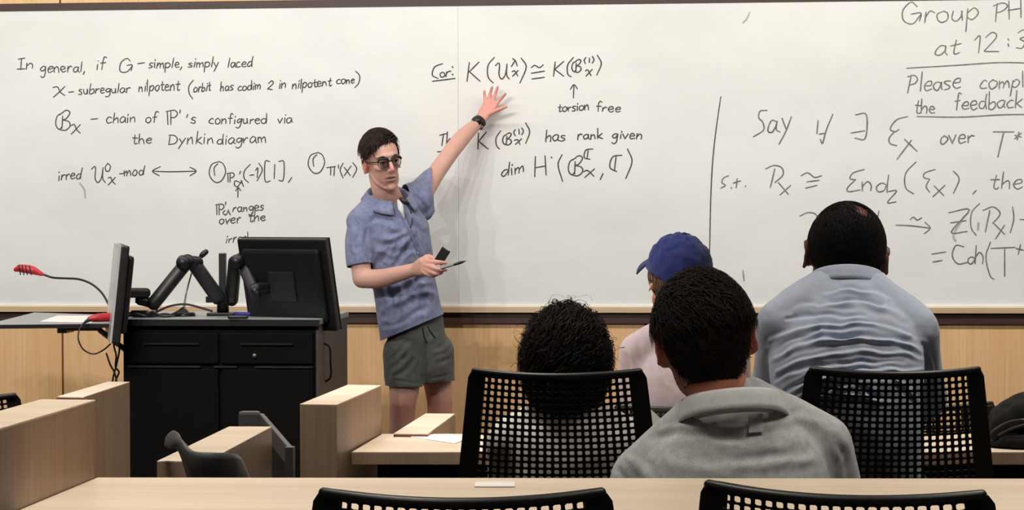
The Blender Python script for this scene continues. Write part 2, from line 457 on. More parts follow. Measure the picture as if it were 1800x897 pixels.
# heights on the front wall, read off at the photograph's middle
zz = lambda py: float(ony(850, py, YW)[2])
Z_RAIL_T, Z_RAIL_B, Z_PALE_B, Z_DARK_B = zz(536.4), zz(540.8), zz(549.6), zz(568.2)
Z_BT, Z_DKT = zz(9.5), zz(-3.5)
joint = float(ony(108, 620, YW)[0])
k0 = math.floor((XL - joint) / 2.44)
x = joint + k0 * 2.44
while x < XR:                                       # wainscot boards with open dark joints
    a, c = max(x + 0.004, XL), min(x + 2.436, XR)
    part('panel', box(a, c, YW + 0.015, YW + 0.06, 0.09, Z_DARK_B), M['wall_wood'], wall, bevel=0.002)
    x += 2.44
struct('baseboard_front', box(XL, XR, YW + 0.01, YW + 0.06, 0.0, 0.09), M['dark_trim'])
x = joint + k0 * 2.44
while x < XR:                                       # boards above the whiteboard
    a, c = max(x + 0.004, XL), min(x + 2.436, XR)
    part('panel', box(a, c, YW + 0.015, YW + 0.06, Z_DKT, ZC), M['wall_wood'], wall, bevel=0.002)
    x += 2.44
struct('trim_1', box(XL, XR, YW - 0.002, YW + 0.06, Z_DARK_B, Z_PALE_B), M['dark_trim'])
struct('trim_2', box(XL, XR, YW - 0.006, YW + 0.06, Z_BT, Z_DKT), M['dark_trim'])

# ------------------------------------------------------------------ whiteboard
wb = thing('whiteboard', (-1.0, YW, Z_PALE_B), 'long white wall-wide board covered in handwritten mathematics above the wood wainscot', 'whiteboard')
seam = float(ony(806, 300, YW)[0])
xs = [seam - 3.66, seam, seam + 3.66]
for a, c in zip(xs[:-1], xs[1:]):
    part('panel', box(a + 0.0004, c - 0.0004, YW, YW + 0.012, Z_RAIL_T - 0.004, Z_BT + 0.004), M['board'], wb)
part('backing', box(xs[0], xs[-1], YW + 0.013, YW + 0.03, Z_RAIL_B, Z_BT), M['silver'], wb)
part('rail', box(xs[0], xs[-1], YW - 0.012, YW + 0.012, Z_RAIL_B, Z_RAIL_T), M['rail'], wb, bevel=0.002)
part('tray', box(xs[0], xs[-1], YW - 0.02, YW + 0.012, Z_PALE_B, Z_RAIL_B - 0.001), M['pale_trim'], wb, bevel=0.002)

# ---- handwriting: single-stroke letters, x-height 1, laid on the board as thin ribbons of ink
G = {
 'a': (1.0, [[(.8, .85), (.45, 1), (.12, .6), (.2, .1), (.5, .05), (.75, .45), (.8, .9), (.8, .25), (.98, .0)]]),
 'b': (.95, [[(.15, 1.9), (.13, .9), (.12, .05), (.5, .0), (.8, .4), (.62, .85), (.2, .65)]]),
 'c': (.9, [[(.75, .85), (.42, 1), (.1, .5), (.3, .05), (.8, .12)]]),
 'd': (1.0, [[(.78, .8), (.42, .95), (.1, .5), (.3, .05), (.65, .2), (.82, .8)], [(.88, 1.9), (.84, .9), (.86, .0)]]),
 'e': (.9, [[(.14, .5), (.68, .6), (.62, .95), (.3, .95), (.1, .45), (.35, .02), (.8, .15)]]),
 'f': (.8, [[(.85, 1.75), (.58, 1.9), (.4, 1.4), (.34, .0)], [(.08, .95), (.72, 1.02)]]),
 'g': (.95, [[(.78, .85), (.42, 1), (.1, .6), (.35, .2), (.7, .5), (.78, .95), (.72, -.4), (.4, -.8), (.08, -.6)]]),
 'h': (.95, [[(.15, 1.9), (.12, 0)], [(.14, .5), (.5, .95), (.72, .7), (.76, 0)]]),
 'i': (.45, [[(.22, .95), (.2, 0)], [(.23, 1.38), (.26, 1.5)]]),
 'k': (.9, [[(.15, 1.9), (.12, 0)], [(.75, .95), (.2, .42)], [(.2, .42), (.82, 0)]]),
 'l': (.45, [[(.24, 1.9), (.18, 0)]]),
 'm': (1.25, [[(.1, .95), (.12, 0)], [(.13, .55), (.4, .95), (.55, .6), (.56, 0)], [(.57, .55), (.88, .95), (1.04, .6), (1.06, 0)]]),
 'n': (.95, [[(.1, .95), (.12, 0)], [(.13, .5), (.5, .97), (.7, .6), (.73, 0)]]),
 'o': (.95, [[(.5, 1), (.15, .75), (.15, .25), (.45, 0), (.8, .3), (.78, .75), (.5, 1)]]),
 'p': (.95, [[(.12, .95), (.08, -.85)], [(.12, .65), (.5, 1), (.82, .6), (.5, .08), (.12, .25)]]),
 'r': (.8, [[(.12, .95), (.14, 0)], [(.15, .5), (.45, .95), (.7, .85)]]),
 's': (.8, [[(.68, .9), (.32, 1), (.16, .75), (.58, .4), (.5, .05), (.1, .06)]]),
 't': (.8, [[(.42, 1.6), (.38, .2), (.58, 0), (.76, .12)], [(.08, 1.0), (.76, 1.06)]]),
 'u': (.95, [[(.1, .95), (.12, .3), (.38, 0), (.66, .3), (.7, .95)], [(.7, .95), (.76, 0)]]),
 'v': (.85, [[(.08, .95), (.38, 0)], [(.38, 0), (.76, 1)]]),
 'x': (.9, [[(.1, .95), (.75, 0)], [(.78, .95), (.08, -.05)]]),
 'y': (.95, [[(.1, .95), (.4, .15)], [(.78, .98), (.4, .05), (.05, -.85)]]),
 'I': (.85, [[(.4, 1.75), (.42, 0)], [(.05, 1.75), (.8, 1.78)], [(.0, .02), (.85, 0)]]),
 'D': (1.25, [[(.18, 1.6), (.15, 0)], [(.02, 1.6), (.7, 1.5), (1.1, .9), (.8, .2), (.1, 0)]]),
 'P': (1.15, [[(.3, 1.7), (.25, -.15)], [(.02, 1.6), (.6, 1.75), (1.0, 1.4), (.8, .9), (.28, .75)]]),
 'T': (1.1, [[(.0, 1.6), (1.05, 1.66)], [(.5, 1.62), (.48, 0)]]),
 'C': (1.2, [[(1.0, 1.55), (.5, 1.75), (.1, 1.0), (.3, .1), (1.1, .15)]]),
 'G': (1.4, [[(1.1, 1.45), (.7, 1.8), (.15, 1.2), (.2, .3), (.8, .05), (1.25, .75)], [(.75, .85), (1.35, .9), (1.25, .2)]]),
 'S': (1.0, [[(1.1, 1.75), (.7, 1.7), (.45, 1.2), (.8, .8), (.75, .3), (.1, -.2)]]),
 'O': (1.3, [[(.7, 1.6), (.2, 1.2), (.15, .4), (.6, 0), (1.1, .4), (1.1, 1.2), (.7, 1.6)]]),
 'H': (1.2, [[(.1, 1.7), (.12, 0)], [(1.0, 1.7), (1.02, 0)], [(.1, .85), (1.0, .9)]]),
 'Z': (1.0, [[(.05, 1.5), (.9, 1.55), (.05, .05), (.95, .05)]]),
 '1': (.6, [[(.05, 1.2), (.35, 1.6), (.3, 0)]]),
 '2': (1.0, [[(.1, 1.2), (.5, 1.6), (.8, 1.2), (.05, .05)], [(.05, .05), (.9, .05)]]),
 '3': (1.0, [[(.1, 1.5), (.6, 1.6), (.7, 1.1), (.3, .85), (.8, .5), (.5, .0), (.05, .15)]]),
 ',': (.5, [[(.25, .15), (.05, -.4)]]),
 '.': (.45, [[(.2, .08), (.26, .0)]]),
 ':': (.5, [[(.2, .25), (.24, .12)], [(.22, .9), (.24, .78)]]),
 '-': (.8, [[(.1, .5), (.7, .55)]]),
 "'": (.4, [[(.2, 1.9), (.15, 1.4)]]),
 '(': (.6, [[(.5, 1.7), (.15, .9), (.45, -.35)]]),
 ')': (.6, [[(.1, 1.75), (.5, .9), (.05, -.3)]]),
 ' ': (.7, []),
}
rng = random.Random(3)
def word(text, x0, y0, x1, y1, h, slant=0.05):
    """Strokes, in photograph pixels, of a word that runs from (x0, y0) to (x1, y1) along its base line with x-height h."""
    tot = sum(G[c][0] for c in text); out = []; u = 0
    wpx = (x1 - x0) / tot
    for c in text:
        adv, st = G[c]; jy = rng.uniform(-.05, .05); jh = rng.uniform(.88, 1.1); sl_ = rng.uniform(-.06, .1)
        for s in st:
            pts = []
            for (gx, gy) in s:
                X = x0 + (u + gx) * wpx + gy * (slant + sl_) * h + rng.uniform(-.07, .07) * h
                Y = y0 + (y1 - y0) * ((u + gx) / tot) - (gy * jh + jy + rng.uniform(-.07, .07)) * h
                pts.append((X, Y))
            out.append(pts)
        u += adv
    return out
def shift(st, dx, dy, sx=1, sy=None):
    sy = sx if sy is None else sy
    return [[(dx + a * sx, dy + c * sy) for a, c in s] for s in st]
# symbols in their own little pixel frames
CALB = [[(4, 2), (-6, 8), (-9, 22), (-4, 31), (2, 26), (3, 8)], [(3, 8), (2, 30)], [(-2, 6), (9, -2), (16, 2), (10, 12), (3, 15)], [(3, 15), (14, 18), (16, 26), (8, 33), (-2, 32)]]
CALU = [[(0, 6), (6, 0), (9, 4), (8, 26), (14, 36), (22, 26), (26, 2)], [(26, 2), (25, 26), (31, 36)]]
BIGO = [[(18, 0), (4, 6), (0, 24), (10, 38), (22, 36), (30, 20), (26, 5), (18, 0)], [(16, 4), (9, 12), (10, 26)]]
DBLP = [[(2, 2), (3, 24)], [(8, 2), (8, 24)], [(0, 2), (14, 0), (19, 6), (14, 12), (8, 12)]]
XS = [[(0, 2), (6, 0), (10, 9), (17, 16)], [(17, 0), (8, 10), (0, 18)]]
UPARR = [[(0, 26), (1, 0)], [(-6, 9), (1, 0), (8, 8)]]
def B_(x, y, s=1): return shift(CALB, x, y, s)
lines = []     # (name, strokes, ink, width px)
def write(label, strokes, ink='ink', w=2.6): lines.append((label, strokes, ink, w))

write('line beginning In general', word('In', 30, 122, 60, 120, 10.5) + word('general,', 70, 128, 152, 126, 10) + word('if', 168, 123, 186, 122, 11) +
      word('G', 208, 128, 232, 127, 15) + word('-', 240, 114, 256, 112, 4) + word('simple,', 260, 120, 322, 119, 9.5) + word('simply', 330, 119, 386, 118, 9.5) + word('laced', 399, 119, 444, 117, 9))
write('line about the subregular nilpotent', [[(93, 154), (101, 153), (106, 162), (114, 168)], [(114, 152), (104, 162), (94, 171)]] + word('-', 119, 165, 131, 164, 5) +
      word('subregular', 137, 166, 230, 162, 9) + word('nilpotent', 243, 161, 316, 158, 9.5) + [[(340, 141), (332, 152), (333, 165), (339, 174)]] +
      word('orbit', 340, 163, 371, 159, 8.5) + word('has', 386, 160, 411, 159, 8) + word('codim', 417, 160, 459, 156, 8) + word('2', 470, 157, 480, 157, 9.5) +
      word('in', 489, 156, 504, 155, 9) + word('nilpotent', 513, 157, 583, 150, 8.5) + word('cone', 591, 148, 624, 146, 8) + [[(625, 125), (632, 133), (631, 145), (624, 154)]])
write('line about the chain', B_(107, 196, 1.0) + shift(XS, 125, 219, .95) + word('-', 158, 213, 173, 211, 5) + word('chain', 186, 217, 240, 215, 9.5) + word('of', 255, 216, 277, 215, 10) +
      shift(DBLP, 292, 194, 1.05) + [[(317, 193), (316, 199)], [(330, 201), (328, 207)]] + word('s', 334, 217, 345, 217, 11) + word('configured', 366, 218, 470, 217, 9.5) + word('via', 487, 217, 515, 216, 9))
write('line about the diagram', word('the', 231, 253, 268, 252, 9.5) + word('Dynkin', 295, 254, 377, 252, 11) + word('diagram', 380, 254, 469, 250, 10))
write('line with the double arrow', word('irred', 101, 318, 143, 314, 10) + shift(CALU, 161, 293, .78) + [[(189, 288), (185, 294), (187, 301), (192, 300), (194, 292), (189, 287)]] + shift(XS, 190, 312, .75) +
      word('-mod', 208, 310, 254, 308, 9.5) + [[(268, 301), (300, 302), (344, 301)], [(282, 293), (268, 301), (280, 309)], [(334, 294), (345, 301), (334, 309)]] +
      shift(BIGO, 368, 284, .95) + shift(DBLP, 399, 304, .68) + [[(423, 301), (421, 306)], [(424, 322), (414, 318), (412, 325), (418, 328), (425, 318)], [(424, 317), (428, 328)]] +
      [[(440, 289), (430, 300), (429, 313), (437, 321)]] + word('-1', 437, 314, 456, 313, 12) + [[(455, 287), (461, 299), (452, 318)], [(474, 284), (466, 285), (466, 318), (475, 318)], [(483, 289), (482, 314)], [(490, 284), (499, 285), (498, 316), (490, 317)], [(513, 312), (507, 321)]] +
      shift(BIGO, 542, 268, .95) + word('T', 574, 309, 590, 308, 9) + [[(588, 294), (587, 309)], [(595, 290), (595, 296)], [(603, 287), (598, 299), (603, 313)], [(605, 294), (616, 309)], [(617, 292), (605, 309)], [(620, 286), (627, 297), (620, 312)]])
write('small note that ranges over', shift(UPARR, 418, 330, .65) + shift(DBLP, 379, 359, .78) + [[(397, 355), (396, 360)], [(396, 370), (392, 374), (397, 378), (402, 369)], [(401, 370), (405, 378)]] + word('ranges', 408, 373, 464, 370, 8.5) +
      word('over', 384, 395, 424, 391, 9) + word('the', 436, 390, 468, 388, 9))
write('half hidden small note', word('irred', 396, 428, 436, 424, 9), w=2.3)
write('first line of the corollary', [[(778, 112), (764, 118), (760, 132), (770, 138)]] + word('or', 772, 136, 792, 134, 10) + [[(795, 117), (796, 119)], [(795, 130), (796, 132)], [(760, 143), (800, 138)]] +
      [[(825, 110), (821, 143)], [(842, 109), (824, 127)], [(825, 126), (844, 143)], [(869, 101), (858, 115), (858, 135), (867, 146)]] + shift(CALU, 871, 111, .78) +
      [[(901, 103), (906, 107), (909, 116)], [(905, 107), (899, 117)], [(900, 126), (905, 125), (910, 134)], [(911, 124), (901, 134)], [(916, 102), (925, 118), (914, 146)],
       [(934, 119), (940, 115), (948, 119), (955, 114)], [(934, 129), (957, 125)], [(935, 139), (957, 136)],
       [(976, 109), (973, 134)], [(991, 108), (974, 123)], [(975, 122), (991, 134)], [(1008, 101), (998, 114), (998, 130), (1004, 135)]] + B_(1011, 106, .64) +
      [[(1030, 101), (1027, 106), (1029, 112)], [(1036, 102), (1036, 110)], [(1041, 99), (1044, 105), (1041, 111)], [(1029, 125), (1033, 123), (1039, 133)], [(1041, 122), (1030, 134)], [(1050, 97), (1057, 112), (1049, 132)]], w=2.9)
write('note reading torsion free', shift(UPARR, 1008, 149, .9) + word('torsion', 980, 197, 1036, 193, 8.5) + word('free', 1047, 196, 1092, 197, 9), w=2.7)
write('theorem line about the rank', word('Thm', 770, 258, 812, 254, 12) + [[(769, 267), (808, 264)]] +
      [[(841, 234), (840, 262)], [(855, 232), (841, 249)], [(841, 248), (858, 262)], [(880, 230), (872, 243), (873, 256), (878, 262)]] + B_(889, 235, .60) +
      [[(906, 228), (903, 233), (906, 239)], [(912, 227), (913, 236)], [(917, 225), (920, 231), (917, 237)], [(904, 247), (910, 246), (914, 254)], [(917, 244), (906, 254)], [(924, 216), (931, 232), (924, 252)]] +
      word('has', 957, 250, 995, 247, 10.5) + word('rank', 1014, 246, 1060, 244, 9) + word('given', 1075, 245, 1130, 244, 9.5), w=2.9)
write('line with the dimension', word('dim', 880, 312, 923, 301, 11) + [[(941, 275), (940, 311)], [(958, 274), (960, 308)], [(941, 295), (959, 292)], [(969, 276), (970, 278)], [(988, 272), (981, 290), (989, 319)]] +
      B_(1008, 276, 1.0) + [[(1042, 262), (1030, 264), (1027, 277), (1037, 280)], [(1034, 263), (1032, 279)], [(1026, 302), (1033, 300), (1044, 310)], [(1045, 297), (1028, 312)], [(1060, 305), (1055, 316)],
      [(1093, 273), (1077, 276), (1072, 294), (1084, 302)], [(1083, 275), (1080, 300)], [(1103, 262), (1111, 284), (1100, 314)]], w=2.9)
write('long vertical dividing stroke', [[(1267, 170), (1256, 250), (1250, 330), (1247, 458)]], 'ink', 2.6)
write('line beginning Group', word('Group', 1582, 42, 1723, 36, 20, .02) + word('PHO', 1743, 36, 1830, 28, 18, .02), 'ink_soft', 2.8)
write('line with the hour', word('at', 1640, 100, 1687, 94, 18) + word('12', 1712, 93, 1758, 90, 21) + [[(1772, 68), (1773, 71)], [(1772, 77), (1773, 82)]] + word('3', 1784, 86, 1806, 84, 19) + [[(1594, 120), (1680, 115), (1760, 110), (1830, 112)]], 'ink_soft', 2.8)
write('line asking to complete', word('Please', 1592, 161, 1690, 156, 17) + word('complete', 1720, 157, 1850, 152, 15), 'ink_soft', 2.9)
write('line asking for feedback', word('the', 1606, 199, 1645, 199, 13) + word('feedback', 1676, 194, 1798, 189, 15) + [[(1612, 205), (1690, 206), (1760, 202), (1830, 201)]], 'ink_soft', 2.9)
EPS = [[(34, 0), (14, 6), (2, 22), (10, 28), (18, 24)], [(10, 28), (0, 40), (2, 50), (14, 54)]]
write('line beginning Say if', word('Say', 1323, 236, 1393, 232, 26, .0) + [[(1438, 212), (1436, 235)], [(1464, 201), (1452, 230), (1446, 252), (1442, 245)], [(1440, 236), (1452, 234)], [(1504, 202), (1523, 202), (1521, 243), (1503, 243)], [(1496, 234), (1520, 230)]] +
      shift(EPS, 1563, 205, .95) + [[(1590, 245), (1612, 266)], [(1602, 247), (1577, 280)]] + word('over', 1650, 254, 1713, 250, 15) + [[(1746, 232), (1782, 232)], [(1764, 234), (1754, 276)], [(1784, 238), (1795, 241)], [(1791, 232), (1788, 246)], [(1795, 234), (1784, 244)]], 'ink_soft', 3.1)
write('line with the algebra isomorphism', [[(1281, 309), (1272, 313), (1269, 321), (1275, 326), (1267, 331)], [(1285, 331), (1286, 330)], [(1296, 314), (1294, 330)], [(1289, 322), (1302, 318)], [(1310, 328), (1311, 327)]] +
      [[(1346, 297), (1360, 291), (1374, 295), (1376, 308), (1362, 321)], [(1362, 297), (1354, 330)], [(1368, 321), (1386, 342)], [(1390, 326), (1371, 343)],
       [(1408, 309), (1420, 304), (1432, 312), (1444, 309)], [(1418, 320), (1440, 317)], [(1416, 331), (1436, 326)],
       [(1519, 298), (1500, 304), (1494, 314), (1504, 316)], [(1504, 316), (1490, 330), (1492, 337), (1512, 334)]] + word('nd', 1513, 335, 1562, 338, 15) +
      [[(1561, 337), (1576, 336), (1560, 356), (1575, 355)], [(1610, 285), (1592, 305), (1592, 330), (1606, 341)], [(1644, 298), (1626, 304), (1624, 312), (1634, 315)], [(1634, 315), (1628, 328), (1634, 338)],
       [(1642, 327), (1659, 344)], [(1661, 326), (1640, 346)], [(1676, 301), (1686, 315), (1676, 340)], [(1716, 335), (1710, 341)]] + word('the', 1738, 333, 1800, 331, 15), 'ink_soft', 2.9)
write('line with the tilde arrow', [[(1406, 380), (1420, 374), (1434, 377), (1436, 390), (1426, 400)], [(1545, 371), (1541, 392)]] +
      [[(1575, 396), (1600, 397), (1634, 401)], [(1626, 391), (1635, 401), (1625, 411)], [(1600, 386), (1606, 382), (1612, 387), (1620, 383)],
       [(1668, 374), (1704, 369), (1672, 408), (1700, 407)], [(1671, 392), (1698, 388)], [(1722, 358), (1708, 374), (1707, 400), (1716, 414)],
       [(1728, 370), (1746, 364), (1758, 376), (1745, 393)], [(1740, 370), (1732, 408)], [(1748, 394), (1766, 412)], [(1766, 396), (1750, 420)], [(1780, 364), (1782, 385), (1776, 409)], [(1793, 386), (1830, 388)], [(1820, 380), (1830, 388), (1820, 398)]], 'ink_soft', 2.9)
write('line ending in Coh', [[(1638, 447), (1662, 443)], [(1640, 461), (1656, 458)]] + [[(1694, 434), (1680, 432), (1674, 450), (1684, 464), (1702, 461)]] + word('o', 1700, 464, 1715, 463, 14) +
      [[(1716, 432), (1714, 464)], [(1715, 452), (1722, 444), (1728, 452), (1727, 464)], [(1741, 426), (1733, 452), (1740, 484), (1747, 491)], [(1742, 437), (1784, 435)], [(1766, 438), (1766, 486)], [(1786, 437), (1799, 440)], [(1794, 430), (1790, 447)]], 'ink_soft', 2.9)
write('short stray stroke', [[(1306, 476), (1308, 494)]], 'ink_soft', 2.4)
# wiped smudges that keep their own shape on the enamel
write('wiped smudge', [[(1695, 380), (1688, 392), (1680, 404), (1676, 416), (1680, 424)], [(1720, 392), (1719, 404)]], 'ink_faint', 5)
write('wiped smudge', [[(140, 322), (148, 333), (150, 348)], [(1318, 22), (1312, 34), (1306, 40)]], 'ink_faint', 4)

def ribbon(strokes, wpx):
    V, Fc = [], []
    for s in strokes:
        c = catmull(s, 5) if len(s) > 2 else np.array([np.array(s[0]) * (1 - t) + np.array(s[1]) * t for t in np.linspace(0, 1, 4)])
        p = np.array([ony(a, d, YW - 0.0006) for a, d in c])
        t = np.gradient(p, axis=0); t[:, 1] = 0; t = t / (np.linalg.norm(t, axis=1)[:, None] + 1e-9)
        nrm = np.stack([-t[:, 2], 0 * t[:, 0], t[:, 0]], 1)
        hw = 0.37 * wpx / 430.0 * (0.82 + 0.3 * np.sin(np.linspace(0.3, 2.9, len(p))))
        p = p.copy(); p[0] -= t[0] * hw[0] * .7; p[-1] += t[-1] * hw[-1] * .7
        k = len(V)
        p[:, 1] -= rng.uniform(0, .0003) + np.linspace(0, .0003, len(p))
        V.extend(p + nrm * hw[:, None]); V.extend(p - nrm * hw[:, None]); n = len(p)
        Fc.extend([(k + i, k + i + 1, k + n + i + 1, k + n + i) for i in range(n - 1)])
    return V, Fc
for label, st, ink, w in lines:
    part('lettering' if 'smudge' not in label else 'smudge', ribbon(st, w), M[ink], wb, label=label)['kind'] = 'stuff'

# ------------------------------------------------------------------ desks and their end walls
def end_wall(z, near_l, near_r, far_l, far_r, zbot, label, near_edge=None):
    poly = [onz(*near_l, z)[:2], onz(*near_r, z)[:2], onz(*far_r, z)[:2], onz(*far_l, z)[:2]]
    c = np.mean(poly, axis=0)
    t = thing('desk_end_wall', (c[0], c[1], zbot), label, 'desk end wall', 'veneered desk end walls')
    inner = [c + (np.array(p) - c) * 0.985 for p in poly]
    part('core', prism(poly, zbot, z - 0.004), M['desk_side'], t, bevel=0.001)
    part('cap', prism(poly, z - 0.004, z), M['desk_wood'], t, bevel=0.0012)
    if near_edge:
        n0, n1 = np.array(poly[0]), np.array(poly[1]); d = unit(n1 - n0); q = np.array([d[1], -d[0]])
        part('near_face_shade', prism([n0 + q * .004, n1 + q * .004, n1 - q * .002, n0 - q * .002], zbot, z - 0.0045), M[near_edge], t)  # thin strip that paints shade onto the wood's near face
    return poly
Z_P1, Z_TA, Z_PC, Z_TC, Z_PM, Z_P3, Z_P2 = 1.145, 1.015, 0.965, 0.83, 0.985, 0.84, 0.876
# end wall beside the nearest desk: its near end lies outside the frame, towards the camera
p1r0, p1r1 = onz(0, 753, Z_P1), onz(168, 703, Z_P1)
p1l0, p1l1 = onz(0, 722, Z_P1), onz(72, 702, Z_P1)
ext = lambda a, b, y: a + (b - a) * ((y - a[1]) / (b[1] - a[1]))
near_r, near_l = ext(p1r1, p1r0, 3.05), ext(p1l1, p1l0, 3.05)
poly = [near_l[:2], near_r[:2], p1r1[:2], p1l1[:2]]
cc = np.mean(poly, axis=0)
t = thing('desk_end_wall', (cc[0], cc[1], FL_A), 'tall wooden desk end wall at the near left, standing highest beside the nearest desktop', 'desk end wall', 'veneered desk end walls')
inner = [cc + (np.array(p) - cc) * 0.985 for p in poly]
part('core', prism(poly, FL_A, Z_P1 - 0.004), M['desk_side'], t)
part('cap', prism(poly, Z_P1 - 0.004, Z_P1), M['desk_wood'], t, bevel=0.0012)
P1_POLY = poly

end_wall(Z_P2, (101, 697), (147, 698), (190, 671), (228, 671.5), FL_D, 'wooden desk end wall with a dark red shaded front edge beside the black lectern', 'edge_red_shade')
PC = end_wall(Z_PC, (527, 710.5), (592, 711.5), (611, 676.5), (670, 677.5), FL_C, 'wooden desk end wall in front of the lectern corner, at the end of the paper-strewn desk')
end_wall(Z_PM, (275.7, 810.7), (364.6, 810.7), (402, 750), (477.8, 750), FL_C, 'low wooden desk end wall behind the grey shell chair')
P3 = end_wall(Z_P3, (692, 762), (752, 762.5), (748, 727), (800, 727.5), FL_D, "low wooden desk end wall by the lecturer's shins", 'edge_red_shade')

def desk(name_label, poly, z, th, zfloor, panel_in, legs=True):
    c = np.mean(poly, axis=0)
    t = thing('desk', (c[0], c[1], zfloor), name_label, 'desk', 'long lecture desks')
    part('desktop', prism(poly, z - th, z - .003), M['desk_side'], t, bevel=0.0012)  # darker side tone paints in the dimmer light on the desk's edges
    part('laminate', prism(poly, z - .003, z), M['desk_wood'], t, bevel=0.0008)
    a, b_, d, e = [np.array(p) for p in poly]          # near left, near right, far right, far left
    q = lambda u, v: (a * (1 - u) + b_ * u) * (1 - v) + (e * (1 - u) + d * u) * v
    part('modesty_panel', prism([q(.01, panel_in), q(.99, panel_in), q(.99, panel_in + .05), q(.01, panel_in + .05)], zfloor + 0.12, z - th), M['black_matt'], t)
    for u in (.03, .5, .97):
        part('leg', prism([q(u - .006, .25), q(u + .006, .25), q(u + .006, .8), q(u - .006, .8)], zfloor, z - th), M['dark_metal'], t)
    return t
# nearest desk: far edge measured, near edge hidden below the frame
fa, fb = onz(168, 843.4, Z_TA), onz(1770, 842.6, Z_TA)
d = unit((fb - fa)[:2]); nrm = np.array([-d[1], d[0]])
left = np.array(poly[2]) + d * 0.002; right = np.array(fb[:2]) + d * 0.5
TA_POLY = [left - nrm * 0.47 - d * 0.0, right - nrm * 0.47, right, left]
TA_POLY[0] = np.array(ext(p1r1, p1r0, left[1] - 0.44)[:2]) + d * 0.002
desk('long pale wooden desk nearest the front, running along the bottom edge', TA_POLY, Z_TA, 0.032, FL_A, 0.8)
n0, n1 = onz(618, 795, Z_TC), onz(1799, 795, Z_TC); f0, f1 = onz(672, 763, Z_TC), onz(1799, 763, Z_TC)
g0 = ext(n0, n1, n0[1])
dd = unit((n1 - n0)[:2])
TC_POLY = [n0[:2], n1[:2] + dd * .5, f1[:2] + dd * .5, f0[:2]]
desk('long pale wooden desk in front of the curly-haired person, loose sheets on its end', TC_POLY, Z_TC, 0.033, FL_C, 0.55)
a = np.array(P3[1]) + np.array([0.01, 0.02]); 
TD_POLY = [a, a + np.array([3.2, 0.0]), a + np.array([3.2, 0.46]), a + np.array([0.0, 0.46])]
desk("foremost long wooden desk, by the lecturer's shins", TD_POLY, Z_P3 - 0.13, 0.033, FL_D, 0.55)
# ------------------------------------------------------------------ lectern
def vline(px, py, X=None, D=None): return P(px, py, D)
fl, fr = P(214, 640, 8.5), P(559, 640, 8.5)
LYF = float((fl[1] + fr[1]) / 2); LX0, LX1 = float(ony(214, 600, LYF)[0]), float(ony(559, 600, LYF)[0])
LZ = 1.062
LYB = LYF + 0.60
lec = thing('lectern', ((LX0 + LX1) / 2, (LYF + LYB) / 2, 0), 'black lectern cabinet with cupboard doors and a side shelf, left of the standing lecturer', 'lectern')
part('body', box(LX0, LX1 - .012, LYF + .02, LYB, 0.04, LZ - .02), M['lectern'], lec, bevel=0.002)
part('plinth', box(LX0 + .03, LX1 - .03, LYF + .04, LYB - .03, 0, 0.04), M['black_matt'], lec)
part('side_panel', box(LX1 - .012, LX1, LYF + .02, LYB, 0.04, LZ - .02), M['lectern_side'], lec, bevel=0.002)
part('top', box(LX0 - .004, LX1 + .004, LYF, LYB + .01, LZ - .02, LZ), M['lectern_top'], lec, bevel=0.002)
part('top_edge', box(LX0 - .006, LX1 + .006, LYF - .004, LYF, LZ - .024, LZ - .001), M['black'], lec)
zd = lambda py: float(ony(400, py, LYF)[2])
# two drawers above two doors, shadow gaps between, light strip along the doors' tops
xm = (LX0 + LX1) / 2
for x0, x1 in ((LX0 + .012, xm - .006), (xm + .006, LX1 - .02)):
    dr = part('drawer', box(x0, x1, LYF + .006, LYF + .022, zd(640), zd(586)), M['lectern'], lec, bevel=0.003)
    sub('handle', merge(box(x0 + .07, x1 - .07, LYF - .004, LYF + .006, zd(606.5), zd(603.5))), M['black'], dr)
    do = part('door', box(x0, x1, LYF + .006, LYF + .022, 0.07, zd(649)), M['lectern'], lec, bevel=0.003)
for x0, x1 in ((225, 352), (376, 416), (448, 549)):
    part('pull_strip', box(float(ony(x0, 645, LYF)[0]), float(ony(x1, 645, LYF)[0]), LYF - .002, LYF + .012, zd(647), zd(643.5)), M['dark_metal'], lec)
part('lock', cyl((float(ony(447, 626, LYF)[0]), LYF + .006, zd(626)), (float(ony(447, 626, LYF)[0]), LYF - .002, zd(626)), .008), M['metal'], lec, True)
# pull handle on the side
hy0, hy1 = LYF + .12, LYF + .12
hp = [(LX1, hy0, .97), (LX1 + .02, hy0 + .003, .955), (LX1 + .022, hy0 + .005, .90), (LX1 + .02, hy0 + .02, .85), (LX1, hy0 + .03, .83)]
part('side_handle', tube(hp, [.004] * 5, (0, 1, 0), 8, 4), M['black'], lec, True)
# thin shelf that reaches left past the frame
ZS = 1.045
sp = [onz(-26, 571, ZS)[:2], np.array([LX0 - .006, LYF + .02]), np.array([LX0 - .006, LYB - .05]), onz(60, 549.5, ZS)[:2]]
sh = part('side_shelf', prism(sp, ZS - .013, ZS), M['lectern_top'], lec, bevel=0.001)
a0, a1 = np.array(sp[0]), np.array(sp[1])
part('side_shelf_edge', prism([a0 - [0, .004], a1 - [0, .004], a1, a0], ZS - .015, ZS - .001), M['black'], lec)
bx0, bx1 = float(ony(106, 579, LYF + .1)[0]), float(ony(176, 579, LYF + .1)[0])
br = part('shelf_bracket', merge(box(bx0, bx1, LYF + .08, LYF + .13, ZS - .03, ZS - .014), box(bx0, bx0 + .035, LYF + .06, LYF + .16, ZS - .038, ZS - .014)), M['metal'], lec, bevel=.002)
part('shelf_strut', tube([(bx1, LYF + .1, ZS - .03), (LX0 + .0, LYF + .1, ZS - .11)], [.010, .010], (0, 1, 0), 8, 2), M['metal'], lec)

